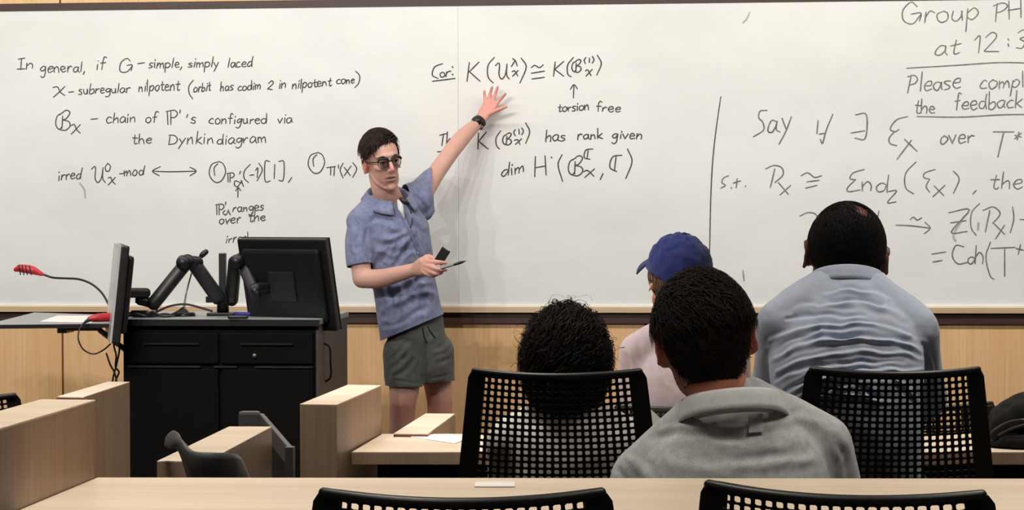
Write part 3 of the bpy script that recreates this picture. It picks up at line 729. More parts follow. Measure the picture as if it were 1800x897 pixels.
# ------------------------------------------------------------------ dual arm stand and the two monitors
stand_D = 8.78
base = P(392, 562, stand_D); base[2] = LZ
st = thing('monitor_arm_stand', base, 'black two-armed monitor stand clamped on the lectern top between both screens', 'monitor stand')
bx, by = float(base[0]), float(base[1])
zs = lambda py: float(P(392, py, stand_D)[2])
part('base_plate', box(bx - .05, bx + .05, by - .05, by + .05, LZ, LZ + .012), M['black'], st, bevel=.003)
part('post', cyl((bx, by, LZ + .012), (bx, by, zs(520)), .022), M['black'], st, True)
part('pole', box(bx - .0125, bx + .0125, by - .0125, by + .0125, zs(520), zs(445)), M['dark_metal'], st, bevel=.003)
part('clamp', merge(cyl((bx, by, zs(535)), (bx, by, zs(519)), .034), box(bx - .06, bx + .045, by - .02, by + .02, zs(532), zs(521))), M['black'], st, bevel=.002)
def arm_bar(p0, p1, w0, w1, th):
    return tube([p0, p1], [(w0, th), (w1, th)], (0, 1, 0), 14, 6, True, 3.0)
lp = [P(378, 526, 8.78), P(376, 515, 8.74), P(337, 460, 8.72), P(268, 531, 8.66), P(243, 512, 8.62), P(222, 514, 8.60)]
rp = [P(408, 526, 8.78), P(413, 520, 8.75), P(424, 458, 8.70), P(446, 512, 8.60), P(487, 500, 8.60)]
part('lower_arm', arm_bar(P(382, 522, 8.74), P(340, 462, 8.72), .026, .024, .026), M['dark_metal'], st, True)
part('upper_arm', arm_bar(P(331, 458, 8.70), P(270, 534, 8.66), .022, .028, .024), M['black'], st, True)
part('elbow_joint', merge(cyl(P(322, 462, 8.66), P(322, 462, 8.74), .026), arm_bar(P(322, 460, 8.70), P(346, 462, 8.72), .024, .024, .024)), M['black'], st, True)
part('tilt_head', merge(cyl(P(246, 533, 8.66), P(246, 509, 8.66), .017), arm_bar(P(272, 534, 8.66), P(246, 528, 8.66), .018, .016, .018), arm_bar(P(256, 515, 8.65), P(224, 515, 8.61), .018, .018, .018)), M['black'], st, True)
part('lower_arm', arm_bar(P(407, 528, 8.78), P(413, 460, 8.74), .022, .022, .024), M['black'], st, True)
part('upper_arm', arm_bar(P(423, 455, 8.70), P(449, 517, 8.60), .022, .02, .022), M['dark_metal'], st, True)
part('elbow_joint', cyl(P(416, 460, 8.64), P(416, 460, 8.78), .026), M['black'], st, True)
part('tilt_head', merge(arm_bar(P(449, 507, 8.60), P(490, 505, 8.66), .018, .018, .02), cyl(P(449, 525, 8.60), P(449, 500, 8.60), .02)), M['black'], st, True)

def monitor(c, right, up, w, h, th, label, port):
    right = unit(right); up = unit(np.asarray(up, float) - right * (np.asarray(up, float) @ right)); back = np.cross(right, up)   # back points out of the rear
    t = thing('monitor', c, label, 'monitor', 'monitors on the lectern arms')
    part('casing', obox(c, right, up, back, w / 2, h / 2, th * .3), M['black'], t, bevel=.006)
    part('rear_cover', obox(np.asarray(c) + back * th * .45, right, up, back, w * .44, h * .40, th * .28), M['black'], t, bevel=.012)
    part('bezel', obox(np.asarray(c) - back * th * .34, right, up, back, w / 2 + .001, h / 2 + .001, th * .06), M['silver'] if port else M['black'], t, bevel=.002)
    part('screen', obox(np.asarray(c) - back * th * .41, right, up, back, w / 2 - .016, h / 2 - .016, th * .02), M['screen'], t)
    part('mount_plate', obox(np.asarray(c) + back * th * .78, right, up, back, .055, .055, th * .06), M['dark_metal'], t, bevel=.003)
    for dy in np.linspace(.30, .34, 3):
        part('vent_slot', obox(np.asarray(c) + back * (th * .305) + up * h * (dy + .11), right, up, back, w * .36, .0016, .001), M['black_matt'], t)
    return t, back
# left one seen almost on edge
tt = math.radians(17.7); nrm_ = np.array([-math.cos(tt), -math.sin(tt), 0])     # where its screen looks
hor = np.array([-nrm_[1], nrm_[0], 0]) * -1                                       # along its width
tl = math.radians(6.0)
upv = np.array([0, 0, 1]) * math.cos(tl) + -nrm_ * math.sin(tl)
mc = P(207, 514, 8.60)
rgt = np.cross(upv, -nrm_) ; 
ml, _ = monitor(mc, unit(np.cross(upv, -nrm_)), upv, .50, .345, .05, 'silver-fronted monitor seen nearly edge-on at the lectern left', True)
ps, th_ = math.radians(-30), math.radians(-13)
hr = np.array([math.cos(ps - YAW * -1 * 0 + YAW), math.sin(ps + YAW), 0]); fn = np.array([-hr[1], hr[0], 0])
upr = np.array([0, 0, 1]) * math.cos(th_) + fn * math.sin(th_)
mc2 = P(507.5, 499.5, 8.62)
mr, mback = monitor(mc2, hr, upr, .385, .338, .05, 'large black monitor seen from behind on the right of the lectern', False)
hr_, up_ = unit(hr), unit(upr)
part('port_label', obox(P(487, 481, 8.62) + mback * .028, hr_, up_, mback, .016, .007, .001), M['silver'], mr)

# ------------------------------------------------------------------ small things on the lectern
def onl(px, py, z=LZ): return onz(px, py, z)
def cable(pts, r, mat, label, name='cable', group='cables on the lectern'):
    o = part(name, tube(pts, [r] * len(pts), (0.2, 0.3, 1), 8, 6), mat, None, True); return tag(o, label, 'cable', group)
# gooseneck lamp-like microphone with a red head
g0 = P(197, 556, 8.9); g0[2] = ZS + .013
gm = thing('gooseneck_microphone', g0, 'long black gooseneck microphone with a bright red head stretching out over the lectern shelf', 'microphone')
gp = [P(74, 482, 9.0), P(92, 488, 9.0), P(113, 489.5, 8.98), P(138, 491, 8.95), P(160, 499, 8.93), P(178, 514, 8.91), P(190, 534, 8.9), P(196, 552, 8.9)]
part('neck', tube(gp, [.0042] * len(gp), (0, 1, 0), 8, 6), M['black'], gm, True)
part('head', tube([P(28, 474, 9.0), P(36, 472, 9.0), P(56, 475, 9.0), P(73, 482, 9.0)], [.009, .015, .016, .008], (0, 1, 0), 14, 5), M['red'], gm, True)
part('head_grille', merge(*[tube([P(q, 466 + (q - 30) * .1, 8.985), P(q + 3, 483, 8.985)], [.0022, .0022], (0, 1, 0), 6, 2) for q in (33, 39, 45, 52)]), M['black'], gm, True)
part('base', cyl((g0[0], g0[1], ZS), (g0[0], g0[1], ZS + .02), .03), M['black'], gm, True)
# red plug with its looping lead
pl = thing('red_plug', P(172, 563, 8.55), 'red connector plug with a thin looping lead, lying by the left monitor foot', 'plug')
part('plug_body', tube([P(158, 561, 8.53), P(172, 559, 8.54), P(190, 558, 8.56)], [.010, .015, .016], (0, 1, 0), 12, 4), M['red'], pl, True)
part('strain_relief', tube([P(146, 570, 8.5), P(152, 565, 8.52), P(159, 561, 8.53)], [.004, .006, .009], (0, 1, 0), 10, 4), M['dark_metal'], pl, True)
lp_ = [P(146, 570, 8.5), P(139, 581, 8.49), P(138, 598, 8.48), P(147, 615, 8.48), P(164, 622.5, 8.48), P(181, 616, 8.48), P(195, 604, 8.46), P(206, 592, 8.44), P(213, 578, 8.44), P(220, 566, 8.52)]
part('lead', tube(lp_, [.0028] * len(lp_), (0, 1, 0), 8, 6), M['black'], pl, True)
# sheet on the shelf
a_, b_, c_, d_ = onz(70, 566.5, ZS), onz(162, 568, ZS), onz(172, 556.5, ZS), onz(101, 556, ZS)
tag(part('paper_sheet', prism([a_[:2], b_[:2], c_[:2], d_[:2]], ZS + .0005, ZS + .0025), M['paper'], None), 'white paper sheet lying on the lectern side shelf', 'paper')
# desk microphone with round foot
dm0 = onl(323, 556)
dmic = thing('desk_microphone', dm0, 'thin desk microphone on a round dark foot between the monitor arms', 'microphone')
part('foot', merge(cyl(dm0 + [0, 0, 0.001], dm0 + [0, 0, .014], .045, .04), cyl(dm0 + [0, 0, .014], dm0 + [0, 0, .028], .02, .008)), M['dark_metal'], dmic, bevel=.003)
part('stem', tube([dm0 + [0, 0, .02], P(327, 518, 8.9), P(337, 480, 8.9), P(345, 462, 8.88), P(352, 453, 8.86)], [.006, .0035, .0032, .003, .003], (0, 1, 0), 8, 5), M['metal'], dmic, True)
part('head', tube([P(351, 454, 8.86), P(356, 448, 8.86), P(362, 443, 8.86)], [.006, .011, .010], (0, 1, 0), 12, 5), M['black'], dmic, True)
cb = [(([(226, 561), (240, 552), (256, 556), (268, 548), (284, 558), (300, 560)]), 'black cable snaking along the lectern top from the left monitor'),
      (([(236, 566), (256, 560), (280, 546), (300, 538), (326, 535), (352, 541), (372, 547)]), 'grey cable arching over the desk microphone foot'),
      (([(205, 585), (228, 578), (250, 570), (272, 556), (276, 541)]), 'grey cable leaving the left monitor arm joint')]
for i, (pp, lab) in enumerate(cb):
    pts = [P(a, c, 8.62 + .02 * i) for a, c in pp]
    for q in pts: q[2] = max(q[2], LZ + .006)
    cable(pts, .0042, M['black'] if i != 2 else M['metal'], lab)
for i, (pp, lab) in enumerate([([(189, 622), (196, 642), (203, 655), (207, 672), (210, 700)], 'thin cable hanging beside the lectern, outer one'),
                               ([(206, 590), (202, 606), (206, 625), (205, 645), (211, 655), (205, 672), (211, 700)], 'dark cable hanging in a twist against the lectern left side'),
                               ([(212, 570), (209, 588), (212, 612), (207, 640), (200, 670), (203, 700)], 'black cable hanging straight down from the lectern top edge')]):
    cable([P(a, c, 8.56 + .03 * i) + np.array([-.004, 0, 0]) for a, c in pp], .0035, M['dark_metal'], lab, group='cables hanging beside the lectern')
for i, pp in enumerate([[(232, 558), (246, 548), (262, 556), (274, 562), (290, 552), (306, 557), (316, 562)], [(240, 562), (252, 553), (266, 552), (280, 562), (296, 562), (312, 548), (322, 541)], [(262, 566), (278, 560), (292, 566), (306, 564)]]):
    pts = [P(a, c, 8.70 - .03 * i) for a, c in pp]
    for q in pts: q[2] = max(q[2], LZ + .006)
    cable(pts, .0036, M['black'], ['black cable coiled on the lectern top, nearest the left monitor arm', 'black cable crossing under the left monitor arm towards the desk microphone', 'short black cable lying along the lectern front edge'][i])
hb = onl(246, 557)
tag(part('cable_hub', merge(obox(hb + [0, 0, .012], (1, 0, 0), (0, 1, 0), (0, 0, 1), .03, .02, .012)), M['black'], None, bevel=.004), 'small black box among the cables on the lectern top', 'hub')
bc = onl(428, 556)
tag(part('marker_pen', tube([bc + [-.03, .01, .008], bc + [.03, 0, .008]], [.007, .007], (0, 1, 0), 10, 3), M['blue'], None, True), 'blue marker lying on the lectern top behind the right monitor', 'marker')
bc = onl(417, 562)
tag(part('marker_pen', tube([bc + [-.03, .01, .008], bc + [.03, .015, .008]], [.007, .007], (0, 1, 0), 10, 3), M['dark_metal'], None, True), 'dark marker lying on the lectern top beside the stand post', 'marker')
# ------------------------------------------------------------------ mesh-backed swivel chairs (modelled at the origin, sitter looks along +y)
def back_point(u, v, ztop, h):
    w = .204 + .058 * (1 - v)
    lum = max(0, .32 - v) / .32
    xx = u * w * (1 - .10 * lum ** 2)
    y = -.20 - .055 * (1 - u * u) - .07 * v + .10 * lum ** 2
    z = ztop - h * (1 - v) - .010 * (1 - u * u) * v
    return np.array([xx, y, z])
def make_chair(name, label, ztop, group, h=.50, zseat=None, nrows=29, hole=(.31, .335)):
    t = thing(name, (0, 0, 0), label, 'chair', group)
    zseat = ztop - h + .02 if zseat is None else zseat
    nc, nr = 21, nrows
    mu, v0, v1 = .83, .10, .972                        # the perforated field
    V, Fc = [], []
    idx = {}
    def vid(u, v):
        k = (round(u, 5), round(v, 5))
        if k not in idx: idx[k] = len(V); V.append(back_point(u, v, ztop, h))
        return idx[k]
    du, dv = 2 * mu / nc, (v1 - v0) / nr
    for i in range(nc):
        for j in range(nr):
            uc, vc = -mu + du * (i + .5), v0 + dv * (j + .5)
            sq = [vid(uc + a * du / 2, vc + c * dv / 2) for a, c in ((-1, -1), (1, -1), (1, 1), (-1, 1))]
            hu, hv, k = du * hole[0], dv * hole[1], .6
            oc = [vid(uc + a * hu, vc + c * hv) for a, c in ((-1, -k), (-k, -1), (k, -1), (1, -k), (1, k), (k, 1), (-k, 1), (-1, k))]
            for s in range(4):
                a, c = sq[s], sq[(s + 1) % 4]
                o0, o1, o2 = oc[(2 * s + 1) % 8], oc[(2 * s + 2) % 8], oc[(2 * s + 3) % 8]
                Fc.append((a, c, o1, o0) if s == 9 else (a, c, o2 if False else o1, o0))
                Fc.append((c, oc[(2 * s + 3) % 8], o1)) if False else None
                Fc.append((c, o2, o1))
    Fc = [f for f in Fc if f is not None]
    me = mesh_from('mesh_panel', V, Fc, M['chair_black'])
    me = thicken(me, .004)
    link('mesh_panel', me, t)
    # solid border around the field, rolled top lip
    V, Fc = [], []
    us = np.linspace(-1, 1, 33); inner_u = np.clip(us, -mu, mu)
    def ring(k):
        out = []
        n = 24
        for s in range(4 * n):
            q = s / n; e = int(q); r = q - e
            lo_u, hi_u = (-1, 1) if k == 0 else (-mu, mu)
            lo_v, hi_v = (0, 1) if k == 0 else (v0, v1)
            if e == 0: u, v = lo_u + (hi_u - lo_u) * r, lo_v
            elif e == 1: u, v = hi_u, lo_v + (hi_v - lo_v) * r
            elif e == 2: u, v = hi_u - (hi_u - lo_u) * r, hi_v
            else: u, v = lo_u, hi_v - (hi_v - lo_v) * r
            if k == 0:                                   # round the outer corners
                cu, cv, rr = .10, .05, 1.0
                au, av = (1 - abs(u)) / cu, min(v, 1 - v) / cv
                if au < 1 and av < 1:
                    du_, dv_ = 1 - au, 1 - av; m = max(du_, dv_); L = math.hypot(du_, dv_)
                    if L > 0:
                        f = m / L
                        u = math.copysign(1 - cu * (1 - du_ * f), u); vv = cv * (1 - dv_ * f); v = vv if v < .5 else 1 - vv
            out.append(back_point(u, v, ztop, h))
        return out
    ro, ri = ring(0), ring(1)
    n = len(ro); V = ro + ri
    Fc = [(i, (i + 1) % n, n + (i + 1) % n, n + i) for i in range(n)]
    me = mesh_from('backrest_frame', V, Fc, M['chair_black']); me = thicken(me, .014)
    fr = link('backrest_frame', me, t)
    lip = [back_point(u, .992, ztop, h) + np.array([0, -.004, 0]) for u in np.linspace(-.93, .93, 13)]
    part('top_lip', tube(lip, [.0075] * 13, (0, 0, 1), 10, 3), M['black'], t, True)
    part('seat', tube([(0, -.22, zseat), (0, 0, zseat - .01), (0, .20, zseat), (0, .24, zseat - .02)], [(.21, .035), (.235, .04), (.225, .04), (.19, .03)], (1, 0, 0), 24, 5, True, 2.8), M['black_matt'], t, True)
    part('back_support', tube([(0, -.10, zseat - .05), (0, -.24, zseat - .03), (0, -.285, zseat + .10), (0, -.30, zseat + .2)], [(.03, .014)] * 4, (1, 0, 0), 12, 5), M['black'], t, True)
    part('gas_column', merge(cyl((0, 0, .09), (0, 0, zseat - .03), .025), cyl((0, 0, .09), (0, 0, .25), .034)), M['dark_metal'], t, True)
    part('mechanism', box(-.09, .09, -.12, .1, zseat - .075, zseat - .03), M['black'], t, bevel=.008)
    for k in range(5):
        a = k * 2 * math.pi / 5 + .3; c, s = math.cos(a), math.sin(a)
        lg = part('base_leg', tube([(.03 * c, .03 * s, .10), (.16 * c, .16 * s, .09), (.29 * c, .29 * s, .065)], [(.025, .018), (.02, .014), (.015, .011)], (-s, c, 0), 10, 3), M['black'], t, True)
        sub('caster', merge(cyl((.29 * c - .012 * s, .29 * s + .012 * c, .028), (.29 * c - .03 * s, .29 * s + .03 * c, .028), .028, seg=14),
                            cyl((.29 * c + .012 * s, .29 * s - .012 * c, .028), (.29 * c + .03 * s, .29 * s - .03 * c, .028), .028, seg=14),
                            cyl((.29 * c, .29 * s, .03), (.29 * c, .29 * s, .07), .009, seg=8)), M['black'], lg)
    return t
def children(o): return [c for c in COL.objects if c.parent == o]
def copy_thing(src, label):
    r = src.copy(); COL.objects.link(r); r['label'] = label
    for ch in children(src):
        c = ch.copy(); COL.objects.link(c); c.parent = r
        for g in children(ch):
            d_ = g.copy(); COL.objects.link(d_); d_.parent = c
    return r
def put(o, xy, z, rot): o.location = (float(xy[0]), float(xy[1]), z); o.rotation_euler = (0, 0, rot)
def seat_at(px, D, back_off=.27, rot=0.0):
    """Where a chair stands so that the middle of its backrest is seen at column px at camera depth D."""
    p = P(px, 600, D); c, s = math.cos(rot), math.sin(rot)
    return p[0] - s * back_off * 1, p[1] + c * back_off
GC = 'black mesh-backed swivel chairs'
zt_c = float(P(975, 648, 5.5)[2]); zt_a = float(P(812, 852, 3.33)[2]); zt_d = float(P(1600, 709, 6.7)[2])
ch_c = make_chair('mesh_chair', 'black mesh-backed chair holding the curly-haired person', zt_c - FL_C, GC)
ch_c2 = copy_thing(ch_c, 'black mesh-backed chair behind the man in the wrinkled pale blue shirt')
ch_a = make_chair('mesh_chair', 'black mesh-backed chair in the bottom middle, pushed against the nearest desk', zt_a - FL_A, GC, h=.42, zseat=.40, nrows=30, hole=(.36, .39))
ch_a2 = copy_thing(ch_a, 'black mesh-backed chair in the bottom right corner, turned slightly at the nearest desk')
ch_d = make_chair('mesh_chair', 'black mesh-backed chair mostly hidden beyond the blue-shirted man, by the black bag', zt_d - FL_D, GC, h=.44, nrows=25)
ch_d2 = copy_thing(ch_d, 'black mesh-backed chair holding the person in the navy cap')
ch_d3 = copy_thing(ch_d, 'black mesh-backed chair peeking over the tall end wall at the left edge')
put(ch_c, seat_at(979, 5.5, .27, .02), FL_C, .02)
put(ch_c2, seat_at(1572, 5.52, .27, .06), FL_C, .06)
put(ch_a, seat_at(812, 3.28, .27, .08), FL_A, .08)
put(ch_a2, seat_at(1484, 3.30, .27, -.24), FL_A, -.24)
put(ch_d, seat_at(1622, 6.75, .27, .05), FL_D, .05)
put(ch_d2, seat_at(1205, 6.72, .27, .1), FL_D, .1)
put(ch_d3, seat_at(-86, 7.15, .27, .1), FL_D, .1)

# ------------------------------------------------------------------ grey moulded chair with a flaring back
s1 = None
zr = lambda py: float(P(378, py, 4.40)[2])
gs = P(545, 800, 4.52)
gch = thing('shell_chair', (gs[0], gs[1], FL_C), 'dark grey moulded chair with a flaring scrolled back, alone beyond the nearest desk', 'chair')
def back_px(u, v):
    """The bent back: u runs along the rim from the scrolled end to the rounded corner, v from rim to seat."""
    rim = catmull([(289, 779, 4.52), (293, 766, 4.50), (306, 757, 4.46), (317, 768, 4.41), (325, 787, 4.36), (345, 795.5, 4.33), (380, 797.5, 4.33), (410, 797.5, 4.37), (422, 803, 4.42), (428, 812, 4.45)], 6)
    foot = catmull([(289, 779, 4.52), (289, 783, 4.50), (296, 789, 4.46), (312, 792, 4.42), (328, 840, 4.42), (340, 900, 4.42), (375, 930, 4.42), (420, 925, 4.44), (445, 880, 4.46), (452, 868, 4.47)], 6)
    k = u * (len(rim) - 1); i = min(int(k), len(rim) - 2); r = k - i
    a = rim[i] * (1 - r) + rim[i + 1] * r; c = foot[i] * (1 - r) + foot[i + 1] * r
    q = a * (1 - v) + c * v
    q[2] -= .05 * math.sin(v * math.pi) * (1 - abs(2 * u - 1)) * .6
    return P(*q)
V, Fc = [], []
nu, nv = 54, 12
for i in range(nu + 1):
    for j in range(nv + 1): V.append(back_px(i / nu, j / nv))
for i in range(nu):
    for j in range(nv):
        k = i * (nv + 1) + j; Fc.append((k, k + 1, k + nv + 2, k + nv + 1))
me = mesh_from('shell', V, Fc, M['shell'], True); me = thicken(me, .008); smooth_shade(me); link('shell', me, gch)
part('seat', tube([(gs[0] - .12, gs[1], .60), (gs[0], gs[1], .59), (gs[0] + .12, gs[1], .60)], [(.11, .02), (.15, .025), (.11, .02)], (0, 1, 0), 20, 5, True, 2.4), M['shell'], gch, True)
part('back_stem', tube([P(400, 905, 4.42), (gs[0] - .1, gs[1] - .10, .64), (gs[0], gs[1] - .04, .58)], [(.03, .01)] * 3, (1, 0, 0), 12, 5), M['dark_metal'], gch, True)
for sx in (-1, 1):
    for sy in (-1, 1):
        part('leg', tube([(gs[0] + sx * .11, gs[1] + sy * .10, .58), (gs[0] + sx * .16, gs[1] + sy * .15, FL_C + .012)], [.013, .010], (0, 1, 0), 10, 3), M['dark_metal'], gch, True)
# second grey chair, side-on behind the low end wall: slab back, sloping side frame with a dark panel
ga = P(418, 727, 6.05); 
gz = float(P(418, 727, 6.05)[2])
gc = thing('side_chair', (ga[0] + .1, ga[1] - .1, FL_C), 'grey framed side chair half hidden behind the low end wall', 'chair')
bl, brt = P(418, 727, 6.1), P(455, 727, 6.1)
zb = gz - .5
part('backrest', prism([bl[:2], brt[:2], brt[:2] + [0, .03], bl[:2] + [0, .03]], gz - .30, gz), M['shell'], gc, bevel=.008)
e0, e1 = P(456, 727, 6.08), P(506, 786, 5.2)
sl = lambda a, dz: np.array([a[0], a[1], a[2] + dz])
dirn = np.array([0.02, 0, 0])
fr_v = []
def slab(p, q, w, dz0, dz1):
    return ([sl(p, dz0), sl(p, dz0) + w, sl(q, dz0) + w, sl(q, dz0), sl(p, dz1), sl(p, dz1) + w, sl(q, dz1) + w, sl(q, dz1)], BOXF)
w_ = np.array([.012, 0, 0])
part('side_rail', slab(e0, e1, w_, -.045, 0), M['shell'], gc, bevel=.003)
lowz = FL_C
part('front_leg', ([np.array([e1[0] - .002 + a * .018, e1[1] - .024 + c * .026, z]) for z in (lowz, e1[2] + .002) for a, c in ((0, 0), (1, 0), (1, 1), (0, 1))], BOXF), M['shell'], gc, bevel=.002)
part('rear_leg', ([np.array([e0[0] + a * .016, e0[1] + c * .022, z]) for z in (lowz, e0[2] - .01) for a, c in ((0, 0), (1, 0), (1, 1), (0, 1))], BOXF), M['shell'], gc, bevel=.002)
g0_, g1_ = e0 * .97 + e1 * .03, e0 * .10 + e1 * .90
part('side_panel', ([np.array([g0_[0] + .003, g0_[1], .35]), np.array([g0_[0] + .009, g0_[1], .35]), np.array([g1_[0] + .009, g1_[1], .35]), np.array([g1_[0] + .003, g1_[1], .35]),
                     sl(g0_, -.045) + [.003, 0, 0], sl(g0_, -.045) + [.009, 0, 0], sl(g1_, -.045) + [.009, 0, 0], sl(g1_, -.045) + [.003, 0, 0]], BOXF), M['black_matt'], gc)
part('seat', prism([bl[:2] + [0, -.02], brt[:2] + [.0, -.02], (e1[:2] - np.array([.02, 0])), (e1[:2] - np.array([.40, -.06]))][::1], .46, .49), M['black_matt'], gc, bevel=.004)

# ------------------------------------------------------------------ paper, bag
def sheet(pxs, z, label, lift=.0008, grp='loose paper sheets'):
    poly = [onz(a, c, z)[:2] for a, c in pxs]
    tag(part('paper_sheet', prism(poly, z + lift, z + lift + .0012), M['paper'], None), label, 'paper', grp)
sheet([(722, 769), (800, 781), (820, 772), (790, 764.5), (735, 766)], Z_TC, 'white sheet lying on the desk end beside the curly-haired person')
sheet([(834, 857.5), (905, 857.5), (905, 849), (836, 849)], Z_TA, 'white paper strip on the nearest desk, at the rim of the bottom middle chair')
ps_ = [P(1140, 716, 5.95), P(1168, 742, 5.95), P(1150, 760, 5.95), P(1128, 756, 5.95)]
nn = unit(np.cross(ps_[1] - ps_[0], ps_[2] - ps_[0])) * .001
tag(part('paper_sheet', (ps_ + [p + nn for p in ps_], BOXF), M['paper'], None), 'white sheet held up beside the chair of the curly-haired person', 'paper', 'loose paper sheets')
bagc = P(1800, 768, 6.30); bagc[2] = Z_TC
bag = thing('backpack', bagc, 'black backpack slumped on the desk at the right edge of the picture', 'bag')
zz_ = lambda py: float(P(1790, py, 6.3)[2])
bm_ = fuse([tube([P(1748, 772, 6.3), P(1768, 752, 6.3), P(1800, 736, 6.32), P(1850, 738, 6.32), P(1890, 760, 6.32)], [(.03, .02), (.10, .04), (.13, .065), (.13, .065), (.08, .04)], (0, 1, 0), 18, 6),
            tube([P(1740, 777, 6.3), P(1790, 774, 6.25), P(1880, 772, 6.3)], [(.04, .013), (.09, .02), (.09, .02)], (0, 1, 0), 16, 5)], .006)
relax(bm_, 3)
co = coords(bm_); nn_ = normals(bm_)
dsp = np.array([noise.noise(Vector(p) * 14) * .012 + .012 * abs(noise.noise(Vector((p[0] * 9 + p[2] * 14, p[1] * 5, p[2] * 3)) * 1.5)) for p in co])
co = co + nn_ * dsp[:, None]
sh_ = Z_TC + .001 - co[:, 2].min(); co[:, 2] = np.maximum(co[:, 2], Z_TC + .001) if sh_ > 0 else co[:, 2] + sh_
set_coords(bm_, co)
smooth_shade(bm_); bm_.materials.append(M['bag']); link('bag_body', bm_, bag)
part('strap', tube([P(1744, 774, 6.22), P(1752, 762, 6.22), P(1772, 750, 6.22), P(1800, 745, 6.2), P(1830, 752, 6.2)], [(.004, .014)] * 5, (0, 1, 0), 10, 5), M['black'], bag, True)
part('zip', tube([P(1756, 765, 6.2), P(1785, 752, 6.18), P(1825, 742, 6.17)], [.004] * 3, (0, 1, 0), 8, 5), M['dark_metal'], bag, True)
# ------------------------------------------------------------------ people
def rotm(yaw=0, pitch=0, roll=0, facing=0):
    """Head axes as columns (x: the person's right, y: face, z: crown). facing 0 looks at the board, 1 at the seats.
    yaw turns about z, pitch nods down, roll tips the crown sideways in the picture (positive to the right)."""
    B = np.eye(3) if facing == 0 else np.array([[-1, 0, 0], [0, -1, 0], [0, 0, 1.0]])
    cy, sy = math.cos(yaw), math.sin(yaw); Rz = np.array([[cy, -sy, 0], [sy, cy, 0], [0, 0, 1]])
    cp, sp = math.cos(-pitch), math.sin(-pitch); Rx = np.array([[1, 0, 0], [0, cp, -sp], [0, sp, cp]])
    cr, sr = math.cos(roll), math.sin(roll); Ry = np.array([[cr, 0, sr], [0, 1, 0], [-sr, 0, cr]])
    return Ry @ Rz @ B @ Rx
def head_forms(c, R, s=1.0, ear=1.0, xs=1.0):
    """Overlapping forms of a head about its centre; local x right, y face, z crown (metres)."""
    W = lambda p: np.asarray(c) + R @ (np.asarray(p, float) * s * np.array([xs, 1, 1]))
    T = lambda pts, rad, ref=(1, 0, 0), **k: tube([W(p) for p in pts], [(a * s * (xs if ref[0] else 1), b * s * (1 if ref[0] else xs if False else 1)) for a, b in rad], R @ np.array(ref, float), **k)
    fs = []
    fs.append(T([(0, .052, -.104), (0, .046, -.092), (0, .034, -.070), (0, .018, -.040), (0, .004, 0), (0, -.004, .036), (0, -.008, .066), (0, -.010, .084)],
                [(.020, .022), (.036, .038), (.050, .056), (.060, .076), (.068, .092), (.073, .098), (.066, .088), (.040, .056)], seg=28, sub_n=5, power=2.2))
    fs.append(T([(0, -.03, -.02), (0, -.045, .03), (0, -.03, .075)], [(.05, .05), (.066, .052), (.05, .045)], seg=20))       # back of the skull
    fs.append(T([(-.046, .068, .030), (-.02, .092, .034), (0, .094, .031), (.02, .092, .034), (.046, .068, .030)], [(.010, .009)] * 5, ref=(0, 0, 1), seg=12))  # brow
    fs.append(T([(0, .092, .026), (0, .103, .002), (0, .116, -.022), (0, .112, -.030)], [(.007, .008), (.009, .009), (.011, .010), (.010, .007)], seg=14))        # nose
    for q in (-1, 1):
        fs.append(ellipsoid(W((q * .011, .100, -.027)), (.0085 * s, .010 * s, .008 * s), R, 12, 8))
        fs.append(T([(q * .056, .048, -.012), (q * .042, .070, -.018), (q * .030, .074, -.024)], [(.010, .010), (.011, .010), (.007, .007)], seg=12))               # cheek
        fs.append(T([(q * .060, .0, -.040), (q * .052, .026, -.074), (q * .026, .062, -.100)], [(.010, .010), (.009, .010), (.008, .008)], seg=12))                  # jaw
        e = ear
        fs.append(ellipsoid(W((q * .077, -.010, -.006)), (.009 * s, .021 * s * e, .032 * s * e), R @ rot_z(q * -.5), 14, 10))
        rim = [(q * (.080 + .008), -.014 + .0 * e, -.036), (q * .086, -.030, -.008), (q * .089, -.028, .016), (q * .085, -.008, .028), (q * .078, .008, .016)]
        fs.append(T(rim, [(.005, .005)] * 5, seg=10))
    fs.append(T([(-.024, .076, -.058), (-.008, .0865, -.0545), (0, .0872, -.0555), (.008, .0865, -.0545), (.024, .076, -.058)], [(.0040, .006)] * 5, ref=(0, 0, 1), seg=10))
    fs.append(T([(-.021, .075, -.067), (0, .0850, -.069), (.021, .075, -.067)], [(.0040, .006), (.0055, .007), (.0040, .006)], ref=(0, 0, 1), seg=10))
    fs.append(ellipsoid(W((0, .072, -.100)), (.019 * s, .017 * s, .015 * s), R, 14, 10))
    return fs
def rot_z(a): return np.array([[math.cos(a), -math.sin(a), 0], [math.sin(a), math.cos(a), 0], [0, 0, 1]])
